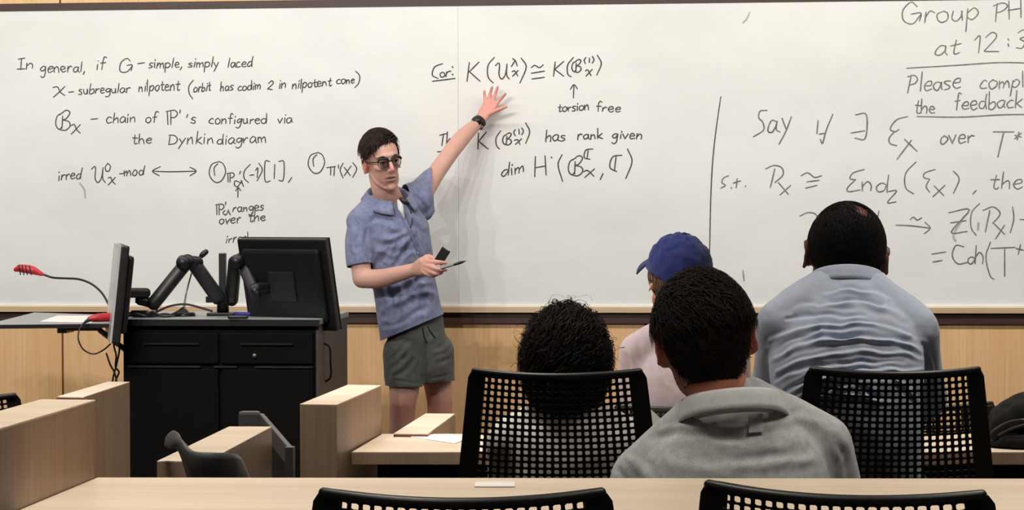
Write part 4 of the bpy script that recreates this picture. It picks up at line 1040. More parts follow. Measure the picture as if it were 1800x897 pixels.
def hand_forms(w, d, nrm, thumb_side, curl=.5, s=1.0):
    """Palm, four unequal bent fingers and a thumb from wrist w along d; nrm is the back of the hand."""
    d = unit(d); nrm = unit(np.asarray(nrm, float) - d * (np.asarray(nrm) @ d)); lat = np.cross(d, nrm)
    lat = lat if lat @ np.asarray(thumb_side) > 0 else -lat
    fs = [tube([w, w + d * .035 * s, w + d * .085 * s], [(.026 * s, .017 * s), (.038 * s, .015 * s), (.040 * s, .012 * s)], lat, 16, 5, True, 2.5)]
    for off, L in ((.030, .070), (.010, .079), (-.010, .074), (-.029, .058)):
        p = w + d * .082 * s + lat * off * s; dirn = d + lat * off * 2.2; pts = [p - d * .015 * s]; a = 0
        for k, fr in enumerate((.45, .32, .23)):
            pts.append(p); a += curl * (.8 if k else .5)
            p = p + unit(unit(dirn) * math.cos(a) - nrm * math.sin(a)) * L * fr * s
        pts.append(p)
        fs.append(tube(pts, [.0095 * s, .0095 * s, .0088 * s, .0082 * s, .0070 * s], lat, 12, 3))
    p0 = w + d * .02 * s + lat * .018 * s
    fs.append(tube([p0, p0 + d * .026 * s + lat * .024 * s - nrm * .008 * s, p0 + d * .055 * s + lat * .034 * s - nrm * .014 * s, p0 + d * .078 * s + lat * .034 * s - nrm * .022 * s],
                   [.014 * s, .0125 * s, .0105 * s, .0085 * s], lat, 12, 3))
    return fs
def strands(c, R, rad, keep, comb, n, L, r, seed, lift=.010, curl=0.0, turns=2.0, k=5, s=1.0, jitter=.35, sides=3, base=1.0):
    """Locks that start on a skull-shaped ellipsoid and hug it as they run along the combing direction."""
    rg = np.random.RandomState(seed)
    rad = np.asarray(rad, float) * s
    q = rg.normal(size=(n * 6, 3)); q /= np.linalg.norm(q, axis=1)[:, None]
    q = q[[i for i in range(len(q)) if keep(q[i])]][:n]; n = len(q)
    dirn = np.array([comb(t) for t in q], float) + rg.normal(size=(n, 3)) * jitter
    U = lambda v: v / (np.linalg.norm(v, axis=-1, keepdims=True) + 1e-12)
    p = q * rad * base
    Ls = L * (.7 + .6 * rg.rand(n, 1)); ph = rg.rand(n, 1) * 6.28; up = lift * (.4 + 1.2 * rg.rand(n, 1))
    P_, N_ = [], []
    for i in range(k):
        t = i / (k - 1)
        nn = U(p / rad ** 2); tg = U(dirn - nn * (dirn * nn).sum(1, keepdims=True)); bt = np.cross(nn, tg)
        off = nn * (up * math.sin(min(1, t * 1.3) * math.pi * .62) + .001)
        if curl: off = off + curl * min(1, t * 2) * (np.cos(ph + t * turns * 6.28) * bt + np.sin(ph + t * turns * 6.28) * nn)
        P_.append(p + off); N_.append(nn)
        p = p + tg * Ls / (k - 1)
        if curl < .02 and i < k - 2: p = U(p / rad) * rad * base
    pts = np.stack(P_, 1); N_ = np.stack(N_, 1)                       # strands x points x 3
    tt = U(np.gradient(pts, axis=1))
    prof = np.array([.8, 1, 1, .8, .35] if k == 5 else list(np.linspace(1, .9, k - 2)) + [.7, .35])
    rr = r * (.7 + .6 * rg.rand(n, 1)) * prof[None, :]
    sd = U(np.cross(tt, N_)); nn = np.cross(sd, tt)
    V = np.stack([pts + rr[..., None] * (math.cos(6.283 * j / sides) * sd * 2.1 + math.sin(6.283 * j / sides) * nn * .5) for j in range(sides)], 2)
    V = np.asarray(c) + V.reshape(-1, 3) @ np.asarray(R).T
    b0 = (np.arange(n) * k * sides)[:, None, None]; ii = (np.arange(k - 1) * sides)[None, :, None]; jj = np.arange(sides)[None, None, :]; j2 = (jj + 1) % sides
    Q = np.stack([b0 + ii + jj, b0 + ii + j2, b0 + ii + sides + j2, b0 + ii + sides + jj], -1).reshape(-1, 4)
    return V, Q.tolist()
def scalp(c, R, rad, keep, s=1.0, bumps=.004, seed=0):
    """The dense under-layer of a head of hair."""
    v, f = ellipsoid((0, 0, 0), np.asarray(rad) * s, None, 64, 44)
    v = np.asarray(v); q = v / np.linalg.norm(v / (np.asarray(rad) * s), axis=1)[:, None]
    dirs = v / (np.asarray(rad) * s); dirs = dirs / np.linalg.norm(dirs, axis=1)[:, None]
    ok = [keep(d_) for d_ in dirs]
    v = v + dirs * np.array([bumps * noise.noise(Vector(d_ * 7) + Vector((seed, 0, 0))) for d_ in dirs])[:, None]
    f = [q_ for q_ in f if all(ok[i] for i in q_)]
    used = sorted({i for q_ in f for i in q_}); mp = {i: k for k, i in enumerate(used)}
    return [np.asarray(c) + R @ v[i] for i in used], [tuple(mp[i] for i in q_) for q_ in f]
def hair_part(parent, vfs, mat, name='hair'):
    v, f = merge(*vfs)
    return part(name, (v, f), mat, parent, True)
def folds(me, lines_px, amp=.006, width=7.0, only=None, noise_amt=.002, nscale=16, seed=0, mask=None):
    """Raise soft creases of cloth along measured lines (pixel polylines; amplitude in metres, negative sinks)."""
    co = coords(me); nn = normals(me); px = proj(co)
    wob = np.array([(noise.noise(Vector((p[0] / 38, p[1] / 30, seed))), noise.noise(Vector((p[0] / 34, p[1] / 30, seed + 9))), noise.noise(Vector((p[0] / 26, p[1] / 26, seed + 20)))) for p in px])
    px = px + wob[:, :2] * 5.0
    view = co - CAM; view = view / np.linalg.norm(view, axis=1)[:, None]
    facing = np.clip(-(nn * view).sum(1) * 1.6, 0, 1)
    d = np.zeros(len(co))
    for ln in lines_px:
        pts, a, w = ln[0], (ln[1] if len(ln) > 1 else amp), (ln[2] if len(ln) > 2 else width)
        c = catmull(np.hstack([np.array(pts, float), np.zeros((len(pts), 1))]), 8)[:, :2]
        best = np.full(len(co), 1e9); tpar = np.zeros(len(co))
        for i in range(len(c) - 1):
            ab = c[i + 1] - c[i]; L2 = ab @ ab + 1e-9
            t = np.clip(((px - c[i]) @ ab) / L2, 0, 1)
            dist = np.linalg.norm(px - c[i] - t[:, None] * ab, axis=1)
            m_ = dist < best; best[m_] = dist[m_]; tpar[m_] = (i + t[m_]) / (len(c) - 1)
        g = np.exp(-(best / w) ** 2) - .45 * np.exp(-((best - 1.7 * w) / w) ** 2)
        d += a * g * (.35 + .65 * np.sin(np.clip(tpar, .03, .97) * math.pi))
    d *= facing * np.clip(.9 + .9 * wob[:, 2], .3, 1.5)
    if noise_amt:
        d += noise_amt * np.array([noise.fractal(Vector(p) * nscale + Vector((seed, seed, 0)), 1.0, 2.0, 3) for p in co])
    if mask is not None: d *= mask(co)
    set_coords(me, co + nn * d[:, None])
def garment(parent, name, forms, mat, voxel, smooth_it, cuts, fold=None, thick=.003, relax_w=None, clear=True):
    me = fuse(forms, voxel); relax(me, smooth_it, relax_w)
    if fold: fold(me)
    cut(me, cuts); me = thicken(me, thick); smooth_shade(me)
    me.materials.clear(); me.materials.append(mat)
    return link(name, me, parent)
def collar(c, up, front, rx, ry, h, flap, gap, tip, thick, lift_front=0.0, spread=0.0):
    """A fold-over collar round the neck: open by gap (radians) at the front, with longer points there."""
    up, front = unit(up), unit(front); front = unit(front - up * (front @ up)); sd = np.cross(front, up)
    V, Fc = [], []; n, prof = 48, 9
    for i in range(n + 1):
        a = gap + (2 * math.pi - 2 * gap) * i / n           # 0 is the front
        e = abs(math.cos(a / 2)) ** 3                        # 1 at the open ends
        for j in range(prof):
            t = j / (prof - 1)
            if t < .45: k = t / .45; out, z = .0 + .002 * k, h * k
            elif t < .6: k = (t - .45) / .15; out, z = .002 + .009 * math.sin(k * math.pi / 2), h + .004 * math.sin(k * math.pi)
            else: k = (t - .6) / .4; out, z = .011 + (.012 + spread) * k + .010 * k * e, h - (flap + tip * e) * k
            r1, r2 = rx + out, ry + out
            V.append(np.asarray(c) + sd * math.sin(a) * r1 + front * math.cos(a) * r2 + up * (z - lift_front * (1 + math.cos(a)) / 2))
    for i in range(n):
        for j in range(prof - 1):
            Fc.append((i * prof + j, (i + 1) * prof + j, (i + 1) * prof + j + 1, i * prof + j + 1))
    me = mesh_from('collar', V, Fc, None, True); me = thicken(me, thick); smooth_shade(me)
    return me

# ================================================================== the lecturer
lect = thing('person', (*P(728, 900, 9.32)[:2], 0), 'standing lecturer in a blue polo shirt and grey shorts, one hand raised to the whiteboard', 'person')
SK = (208, 164, 148)
hc = P(672, 285, 9.22); HR = rotm(math.radians(27), math.radians(10), math.radians(-11), 1)
HS = .95
neck_b = P(686, 362, 9.31)
fwd = np.array([math.sin(math.radians(30)), -math.cos(math.radians(30)), 0]); rgtp = np.array([fwd[1], -fwd[0], 0])   # the person's right
shR, elR, wrR = P(634, 390, 9.24), P(636, 490, 9.20), P(729, 474, 9.06)
shL, elL, wrL = P(741, 342, 9.42), P(795, 264, 9.56), P(841, 216, 9.69)
TORSO = [P(733, 640, 9.34), P(730, 610, 9.34), P(722, 560, 9.33), P(712, 510, 9.32), P(703, 455, 9.31), P(694, 405, 9.30), P(688, 372, 9.30)]
HXS = .87
forms = head_forms(hc, HR, HS, 1.0, HXS)
forms.append(tube([hc + HR @ np.array([0, -.025, -.05]), hc + HR @ np.array([0, -.012, -.105]), neck_b], [(.052, .055), (.052, .054), (.058, .056)], rgtp, 18, 5))
forms.append(tube(TORSO, [(.10, .075), (.098, .074), (.095, .072), (.098, .074), (.104, .078), (.108, .080), (.080, .064)], rgtp, 24, 5))
forms.append(tube([shR, P(660, 376, 9.27), neck_b + [0, 0, -.02], P(716, 362, 9.36), shL], [.042, .042, .042, .042, .042], (0, 1, 0), 16, 5))
forms.append(tube([shR, P(633, 440, 9.22), elR], [.044, .042, .037], (0, 1, 0), 16, 5))
forms.append(tube([elR, P(668, 490, 9.16), P(700, 482, 9.10), wrR], [(.038, .036), (.037, .034), (.031, .029), (.026, .023)], (0, 0, 1), 16, 5))
forms.append(tube([shL, P(766, 305, 9.49), elL], [.044, .036, .034], (0, 1, 0), 16, 5))
forms.append(tube([elL, P(812, 243, 9.61), P(828, 227, 9.655), wrL], [(.034, .035), (.034, .034), (.029, .028), (.025, .022)], (0, 1, 0), 16, 5))
# raised left hand, measured finger by finger
hp_ = P(859, 186, 9.717)
forms.append(tube([wrL, P(850, 202, 9.702), P(859.5, 187, 9.717), P(863, 181, 9.722)], [(.023, .017), (.027, .016), (.030, .013), (.030, .011)], unit(P(874, 180, 9.712) - P(853, 178, 9.722)), 18, 5))
def fing(pts, r): forms.append(tube([P(*p) for p in pts], r, (0, 1, 0), 12, 4))
fing([(855, 190, 9.717), (852.6, 178, 9.722), (851.6, 169, 9.727), (851.4, 160, 9.722)], [.0085, .0070, .0064, .0056])
fing([(860, 188, 9.717), (859.6, 175, 9.722), (862, 163.5, 9.722), (865, 153, 9.712)], [.0085, .0074, .0068, .0058])
fing([(865, 188, 9.717), (867.6, 175, 9.722), (871.4, 163.5, 9.722), (875, 152.5, 9.712)], [.0085, .0074, .0068, .0058])
fing([(869, 190, 9.712), (875.2, 179.5, 9.717), (882.5, 171.5, 9.712), (889, 164.5, 9.702)], [.0088, .0076, .0069, .0058])
fing([(852, 204, 9.702), (864, 198, 9.692), (877, 192.5, 9.682), (890, 187.5, 9.672)], [.0120, .0098, .0086, .0066])
# right hand closing on the eraser and the pen
pal = [wrR, P(741, 469, 9.02), P(752, 467, 9.00)]
forms.append(tube(pal, [(.026, .020), (.036, .018), (.036, .017)], (0, 0, 1), 18, 5))
fing([(748, 461, 9.00), (758, 460.5, 8.975), (771, 461.5, 8.965), (783, 462.5, 8.98)], [.0105, .0100, .0092, .0074])
fing([(748, 467, 8.99), (759, 470, 8.965), (772, 474, 8.955), (783.5, 474.5, 8.975)], [.0105, .0100, .0092, .0074])
fing([(747, 473, 8.99), (756, 477.5, 8.97), (766, 481.5, 8.96), (776, 480, 8.975)], [.0102, .0096, .0088, .0072])
fing([(744, 478, 8.995), (751, 482, 8.98), (760, 485, 8.975), (768, 483.5, 8.985)], [.0095, .0088, .0080, .0066])
fing([(742, 461, 9.01), (750, 453, 9.02), (758, 453, 9.02), (766, 457.5, 9.01)], [.0140, .0125, .0105, .0080])
# legs
hipR, hipL = P(710, 632, 9.31), P(760, 628, 9.37)
knR, knL = P(708, 707, 9.27), P(773, 703, 9.40)
anR, anL = P(694, 905, 9.42), P(781, 905, 9.47)
gz0 = lambda p: np.array([p[0], p[1], 0.0])
anR[2] = anL[2] = .085
forms.append(tube([hipR, P(711, 672, 9.28), knR], [.068, .062, .053], (1, 0, 0), 18, 5))
forms.append(tube([hipL, P(768, 668, 9.39), knL], [.060, .056, .052], (1, 0, 0), 18, 5))
for kn, an in ((knR, anR), (knL, anL)):
    m_ = lambda t: kn * (1 - t) + an * t
    bk = np.array([0, .018, 0])
    forms.append(tube([kn, m_(.14), m_(.33) + bk, m_(.6) + bk * .5, m_(.85), an], [.052, .050, .057, .045, .034, .034], (1, 0, 0), 18, 5))
    toe = an + np.array([.03 * (1 if an is anL else -.6), -.15, -.045])
    forms.append(tube([an + np.array([0, .03, -.05]), an + np.array([0, -.04, -.045]), toe], [(.034, .034), (.040, .032), (.040, .026)], (1, 0, 0), 16, 5))
body = fuse(forms, .0036)
handc = [(P(866, 178, 9.69), .10), (P(766, 470, 8.98), .09)]
def wlec(co):
    w = np.ones(len(co))
    for c_, r_ in handc: w[np.linalg.norm(co - c_, axis=1) < r_] = .10
    w[np.linalg.norm(co - hc, axis=1) < .15] = .42
    return w
relax(body, 8, wlec)
# eye sockets sink, then eyeballs and lids sit in them
co = coords(body); W_ = lambda p: hc + HR @ (np.array(p, float) * HS * np.array([HXS, 1, 1]))
for q in (-1, 1):
    d_ = np.linalg.norm((co - W_((q * .031, .084, .010))) @ HR / np.array([.018, .030, .012]), axis=1)
    co -= np.outer(np.exp(-d_ ** 2) * .010, HR[:, 1])
d_ = np.linalg.norm((co - W_((0, .089, -.0615))) @ HR / np.array([.020, .02, .0034]), axis=1)
co -= np.outer(np.exp(-d_ ** 2) * .009, HR[:, 1])
set_coords(body, co)
tone(body, SK, [(W_((0, .095, -.061)), (.026, .02, .011), (150, 84, 80)), (W_((0, .084, -.0615)), (.023, .03, .0055), (92, 44, 42)), (W_((0, .114, -.022)), (.016, .02, .014), (214, 152, 138)),
                (W_((.08, -.008, -.006)), (.02, .03, .035), (204, 136, 124)), (W_((-.08, -.008, -.006)), (.02, .03, .035), (204, 136, 124)),
                (P(864, 182, 9.69), (.07, .07, .07), (222, 160, 148)), (P(760, 468, 8.98), (.06, .06, .05), (214, 160, 146)),
                (W_((0, .06, -.085)), (.05, .05, .035), (184, 140, 126)), (P(708, 720, 9.25), (.06, .08, .06), (190, 134, 118)), (P(772, 715, 9.38), (.06, .08, .06), (186, 128, 114))])
smooth_shade(body); body.materials.append(M['skin']); body_o = link('body', body, lect)
for q in (-1, 1):
    ey = sub('eye', ellipsoid(W_((q * .031, .0755, .010)), (.0125, .0125, .0125), HR, 16, 12), M['eye_white'], body_o, True)
    sub('iris', ellipsoid(W_((q * .031 - .002, .0868, .0075)), (.0055, .0025, .0055), HR, 12, 8), M['eye_dark'], body_o, True)
    sub('eyelid', tube([W_((q * .031 - .014, .080, .012)), W_((q * .031, .0885, .0155)), W_((q * .031 + .014, .080, .012))], [.004, .0048, .004], (0, 1, 0), 10, 5), M['skin'], body_o, True)
    eb = [W_((q * .014, .0955, .027)), W_((q * .030, .0945, .0315)), W_((q * .050, .073, .027))]
    sub('eyebrow', tube(eb, [(.0030, .0022), (.0036, .0022), (.0015, .0015)], HR @ np.array([0, 0, 1.0]), 10, 5), M['hair_brown'], body_o, True)
for o_ in [c_ for c_ in COL.objects if c_.parent == body_o and c_.name.startswith('eyelid')]:
    tone(o_.data, (190, 134, 116))
# hair: thick dark brown, swept to one side with a fringe over the forehead
def keep_l(q):
    x, y, z = q
    if y > .25: return z > .66 - .10 * x - .5 * max(0, abs(x) - .42)
    if abs(x) > .62 and -.42 < y: return z > .10
    return z > -.05 - .62 * max(0, -y - .1)
HRAD = (.0665, .096, .090); HC = hc + HR @ np.array([0, -.010, .026])
comb_l = lambda q: (np.array([.9, .35, -.30]) if q[2] > .45 else np.array([.25 * np.sign(q[0]), -.5, -.9])) if q[1] > -.2 else np.array([.2 * np.sign(q[0]), -.3, -1.0])
hair_part(lect, [scalp(HC, HR, HRAD, keep_l, 1.0, .009, 3), strands(HC, HR, HRAD, keep_l, comb_l, 11000, .030, .0007, 5, .004),
                 strands(HC, HR, HRAD, lambda q: keep_l(q) and q[2] > .42, lambda q: np.array([.85, .10, .0]), 3500, .040, .0007, 8, .012),
                 strands(HC, HR, HRAD, lambda q: keep_l(q) and q[2] > .42 and q[1] > .3, lambda q: np.array([1.0, .1, .1]), 1200, .034, .0007, 9, .014)], M['hair_brown'])
# spectacles
gl = thing('tmp', (0, 0, 0), 'x', 'y'); COL.objects.unlink(gl); bpy.data.objects.remove(gl)
sp_v = []
sgp = lambda v: math.copysign(abs(v) ** .62, v)
for q in (-1, 1):
    loop = [W_((q * .033 + .0235 * sgp(math.cos(a)), .1035 - .004 * abs(math.cos(a)) - (.010 if q * math.cos(a) > .5 else 0), .006 + .0175 * sgp(math.sin(a)))) for a in np.linspace(0, 2 * math.pi, 25)]
    sp_v.append(tube(loop, [.0013] * 25, (0, 1, 0), 8, 2, False))
    top = [W_((q * .033 + .0245 * sgp(math.cos(a)), .1040 - .010 * (q * math.cos(a) > .5), .006 + .0180 * sgp(math.sin(a)))) for a in np.linspace(.25, math.pi - .25, 9)]
    sp_v.append(tube(top, [.0040] * 9, (0, 1, 0), 8, 3))
    sp_v.append(tube([W_((q * .053, .094, .014)), W_((q * .066, .078, .013)), W_((q * .080, .03, .012)), W_((q * .082, -.006, .014)), W_((q * .083, -.02, .0))], [.0022] * 5, (0, 0, 1), 8, 4))
sp_v.append(tube([W_((-.013, .104, .012)), W_((0, .1075, .0145)), W_((.013, .104, .012))], [.0024] * 3, (0, 0, 1), 8, 4))
gls = part('spectacles', merge(*sp_v), M['black'], lect, True)
for q in (-1, 1):
    ring = [W_((q * .033 + .0225 * sgp(math.cos(a)), .1025 - .010 * (max(0, q * math.cos(a)) ** 2), .006 + .0165 * sgp(math.sin(a)))) for a in np.linspace(0, 2 * math.pi, 20, False)]
    mid = np.mean(ring, axis=0); fwdh = HR[:, 1] * .0006
    lv = ring + [r_ + fwdh for r_ in ring]
    sub('lens', (lv, [tuple(range(19, -1, -1)), tuple(range(20, 40))] + [(i, (i + 1) % 20, 20 + (i + 1) % 20, 20 + i) for i in range(20)]), M['lens'], gls, True)
# polo shirt
sl_endL, sl_endR = P(757, 325, 9.42), P(633, 466, 9.22)
sf = [tube([P(731, 606, 9.34)] + [P(728, 585, 9.34)] + TORSO[2:], [(.142, .116), (.142, .116), (.133, .108), (.127, .102), (.133, .107), (.139, .108), (.105, .09)], rgtp, 28, 6),
      tube([shR, P(658, 370, 9.27), P(688, 363, 9.31), P(716, 350, 9.36), shL], [(.057, .057), (.058, .060), (.054, .058), (.056, .060), (.057, .057)], (0, 1, 0), 18, 5),
      tube([P(640, 385, 9.25), P(633, 420, 9.23), P(632, 446, 9.22), P(632, 462, 9.215)], [(.062, .058), (.060, .057), (.058, .055), (.057, .053)], (0, 1, 0), 20, 5),
      tube([P(733, 352, 9.38), P(748, 337, 9.43), P(764, 319, 9.47)], [(.060, .064), (.062, .062), (.064, .058)], (0, 1, 0), 20, 5),
      tube([P(742, 372, 9.39), P(752, 352, 9.42), P(764, 330, 9.45)], [(.040, .045), (.045, .045), (.048, .045)], (0, 1, 0), 20, 5)]
FL = [([(664, 440), (690, 448), (712, 430), (728, 405)], 0.0090, 5), ([(655, 470), (676, 452), (705, 440), (735, 436)], -0.0090, 6), ([(662, 418), (690, 420), (722, 402)], 0.0075, 5),
      ([(668, 520), (700, 512), (745, 488), (770, 492)], -0.0105, 6), ([(672, 545), (705, 530), (742, 515), (772, 518)], 0.0090, 6), ([(676, 575), (712, 562), (748, 540)], -0.0075, 5),
      ([(700, 500), (712, 540), (708, 585)], 0.0090, 6), ([(742, 500), (752, 530), (758, 560)], 0.0090, 6), ([(726, 470), (735, 500), (742, 545)], -0.0090, 6), ([(675, 490), (686, 520), (690, 560)], -0.0075, 5), ([(758, 495), (770, 520), (778, 548)], -0.0075, 5),
      ([(676, 460), (690, 440), (696, 425)], 0.0075, 4), ([(690, 470), (708, 445), (722, 420)], -0.0090, 5),
      ([(650, 400), (668, 395), (700, 402)], 0.0060, 6), ([(716, 372), (728, 385), (744, 400)], 0.0075, 5), ([(735, 345), (745, 365), (748, 390)], -0.0075, 5), ([(714, 340), (730, 352), (745, 372)], 0.0060, 5),
      ([(617, 395), (622, 425), (628, 455)], 0.0060, 5), ([(640, 392), (645, 425), (650, 455)], -0.0090, 5), ([(745, 316), (752, 330), (758, 346)], 0.0075, 4),
      ([(704, 380), (718, 420), (738, 470)], 0.0060, 3.5), ([(716, 375), (730, 415), (748, 465)], 0.0045, 3)]
armdir = unit(elL - shL)
hem_n = unit(np.array([-.10, .0, -1.0]) * 1)
cuts = [(P(728, 574, 9.33), unit(P(775, 687, 9.33) - P(728, 574, 9.33)), .30), (P(632, 467, 9.215), unit(P(637, 510, 9.20) - P(631, 466, 9.215)), .11, [(P(656, 467, 9.21), unit(RT + .15 * FW))]),
        (P(760, 322, 9.46), unit(np.array([1, .12, .08])), .125), (P(685, 357, 9.31), unit((hc - neck_b) * np.array([1, .15, 1])), .14, [(P(651, 358, 9.31), -rgtp * -1), (P(721, 350, 9.31), -rgtp)])]
shirt = garment(lect, 'polo_shirt', sf, M['polo_blue'], .0045, 8, cuts, lambda me: folds(me, FL, noise_amt=.0035, nscale=11, seed=2))
cm = collar(P(683, 345, 9.29), unit(hc - neck_b + np.array([0, 0, .25])), unit(fwd + np.array([.25, 0, -.3])), .070, .082, .028, .027, .42, .020, .0035, .035, .012)
cm.materials.clear(); cm.materials.append(M['polo_blue']); link('collar', cm, lect)
# placket, open at the neck, with a clipped microphone
sm_ = shirt.data
pk = [surf(sm_, *q, .001)[0] for q in ((709, 386), (718, 406), (727, 428), (737, 452))]
part('placket', tube(pk, [(.011, .0028)] * 4, (1, -.4, 0), 10, 5), M['polo_blue'], lect, True)
for q in ((713, 396), (724, 420), (734, 445)):
    h_, n_ = surf(sm_, *q, .003); part('button', cyl(h_, h_ + n_ * .002, .0045, .004, 12), M['silver'], lect, True)
ub = surf(sm_, 711, 388, .002)[0]
part('undershirt', tube([P(700, 352, 9.215), P(704, 364, 9.200), P(707, 373, 9.193), (P(709, 379, 9.19) + ub) / 2], [(.006, .003), (.012, .003), (.008, .003), (.003, .002)], (1, -.3, 0), 10, 5), M['white'], lect, True)
mp_ = part('clip_microphone', tube([P(705, 350, 9.175), P(711, 354, 9.17), P(717, 358, 9.17)], [.008, .0115, .008], (0, 1, 0), 12, 4), M['black'], lect, True)
sub('wire', tube([P(714, 358, 9.175)] + [surf(sm_, *q, .003)[0] for q in ((722, 374), (724, 388), (722, 400))], [.0018] * 4, (0, 1, 0), 6, 5), M['black'], mp_, True)
# watch
wd = unit(wrL - P(828, 227, 9.655))
wc_ = P(841.5, 215.5, 9.688)
wsd = unit(np.cross(wd, [0, 1, 0])); wbk = np.cross(wsd, wd)
wring = [wc_ + wsd * .0285 * math.cos(a) + wbk * .0265 * math.sin(a) for a in np.linspace(0, 2 * math.pi, 25)]
wt = part('wristwatch', tube(wring, [(.011, .0022)] * 25, wd, 10, 2, False), M['black'], lect, True)
face_c = wc_ + wsd * .012 - wbk * 0 + np.array([0, -.027, 0])
vdir = unit(CAM - wc_)
sub('watch_case', cyl(wc_ + vdir * .024 + wsd * .008, wc_ + vdir * .036 + wsd * .008, .019, .017, 20), M['black'], wt, True)
sub('watch_back', cyl(wc_ - wsd * .030 - vdir * .004, wc_ - wsd * .033 - vdir * .004, .015), M['silver'], wt, True)
# shorts
wst = [P(732, 562, 9.335), P(732, 590, 9.335), P(735, 625, 9.34), P(737, 650, 9.345)]
sfm = [tube(wst, [(.110, .082), (.116, .090), (.126, .104), (.124, .108)], rgtp, 28, 5),
       tube([P(711, 622, 9.31), P(711, 650, 9.30), P(714, 690, 9.29)], [(.086, .092), (.083, .090), (.079, .086)], (1, 0, 0), 22, 5),
       tube([P(765, 618, 9.37), P(769, 645, 9.38), P(773, 690, 9.39)], [(.074, .088), (.068, .084), (.064, .080)], (1, 0, 0), 22, 5)]
FS = [([(690, 640), (705, 625), (716, 612)], .006, 4.5), ([(693, 655), (712, 640), (722, 622)], .006, 4.5), ([(696, 622), (706, 612), (716, 600)], -.005, 4), ([(700, 660), (716, 648), (726, 632)], -.006, 4),
      ([(746, 605), (748, 640), (749, 675)], -.010, 3), ([(752, 600), (756, 640), (757, 672)], .006, 5), ([(762, 620), (778, 612), (790, 604)], .005, 4), ([(768, 640), (782, 634), (793, 630)], -.005, 4),
      ([(688, 605), (690, 640), (692, 668)], .004, 5), ([(742, 590), (752, 598), (764, 592)], .004, 4), ([(690, 669), (715, 672), (742, 671)], -.0035, 2), ([(755, 666), (775, 662), (797, 658)], -.0035, 2)]
part_sh = garment(lect, 'shorts', sfm, M['shorts'], .006, 3, [(P(714, 678, 9.29), (-.02, 0, -1), .15, [(P(745, 678, 9.3), RT)]), (P(775, 670, 9.39), (.06, 0, -1), .16, [(P(744, 670, 9.35), -RT)])], lambda me: folds(me, FS, noise_amt=.003, nscale=12, seed=5))
for a_, b_, c_ in (((743, 577), (745, 590), (750, 603)), ((752, 574), (757, 584), (765, 594))):
    sub('drawstring', tube([P(*a_, 9.215), P(*b_, 9.205), P(*c_, 9.205)], [.0028] * 3, (0, 1, 0), 8, 4), M['black_matt'], part_sh, True)
for an in (anR, anL):
    f_ = np.array([an[0] + (.012 if an is anL else -.006), an[1] - .06, 0])
    shoe = part('shoe', tube([f_ + [0, .10, .045], f_ + [0, .04, .05], f_ + [0, -.05, .042], f_ + [.0, -.13, .035]], [(.036, .040), (.042, .046), (.048, .038), (.040, .030)], (1, 0, 0), 18, 5), M['dark_metal'], lect, True)
    sub('sole', tube([f_ + [0, .11, .010], f_ + [0, 0, .010], f_ + [0, -.14, .010]], [(.036, .009), (.046, .009), (.042, .009)], (1, 0, 0), 16, 5), M['white'], shoe, True)
# what he holds
q = [P(777.5, 433.3, 8.99), P(791.5, 443, 8.98), P(778, 466, 8.985), P(761, 459, 8.995)]
ax = unit((q[0] + q[1]) / 2 - (q[2] + q[3]) / 2); rx_ = unit(q[1] - q[0]); nz = np.cross(rx_, ax)
er = thing('phone', (q[2] + q[3]) / 2, "black handset gripped in the lecturer's lower hand", 'phone')
ctr_ = (q[0] + q[1] + q[2] + q[3]) / 4 + np.array([0, .004, 0])
part('casing', obox(ctr_, rx_, ax, nz, .018, .032, .007), M['black'], er, bevel=.004)
part('screen', obox(ctr_ - nz * .0071 * np.sign(nz[1]) * 1, rx_, ax, nz, .0155, .028, .0004), M['black_matt'], er)
part('top_edge', obox(ctr_ + ax * .0325, rx_, ax, nz, .013, .0008, .004), M['silver'], er)
pn = thing('whiteboard_marker', P(770, 474, 8.95), "thin marker pen pointing from the lecturer's lower hand towards the board", 'marker')
part('barrel', tube([P(773, 472.6, 8.953), P(784, 469.5, 8.952), P(800, 465, 8.95)], [.0042, .0045, .0040], (0, 1, 0), 10, 4), M['metal'], pn, True)
part('cap', tube([P(799, 465.2, 8.95), P(808, 462.3, 8.95), P(814, 460.5, 8.95), P(819, 459, 8.95)], [.0052, .0058, .004, .0015], (0, 1, 0), 10, 4), M['black'], pn, True)
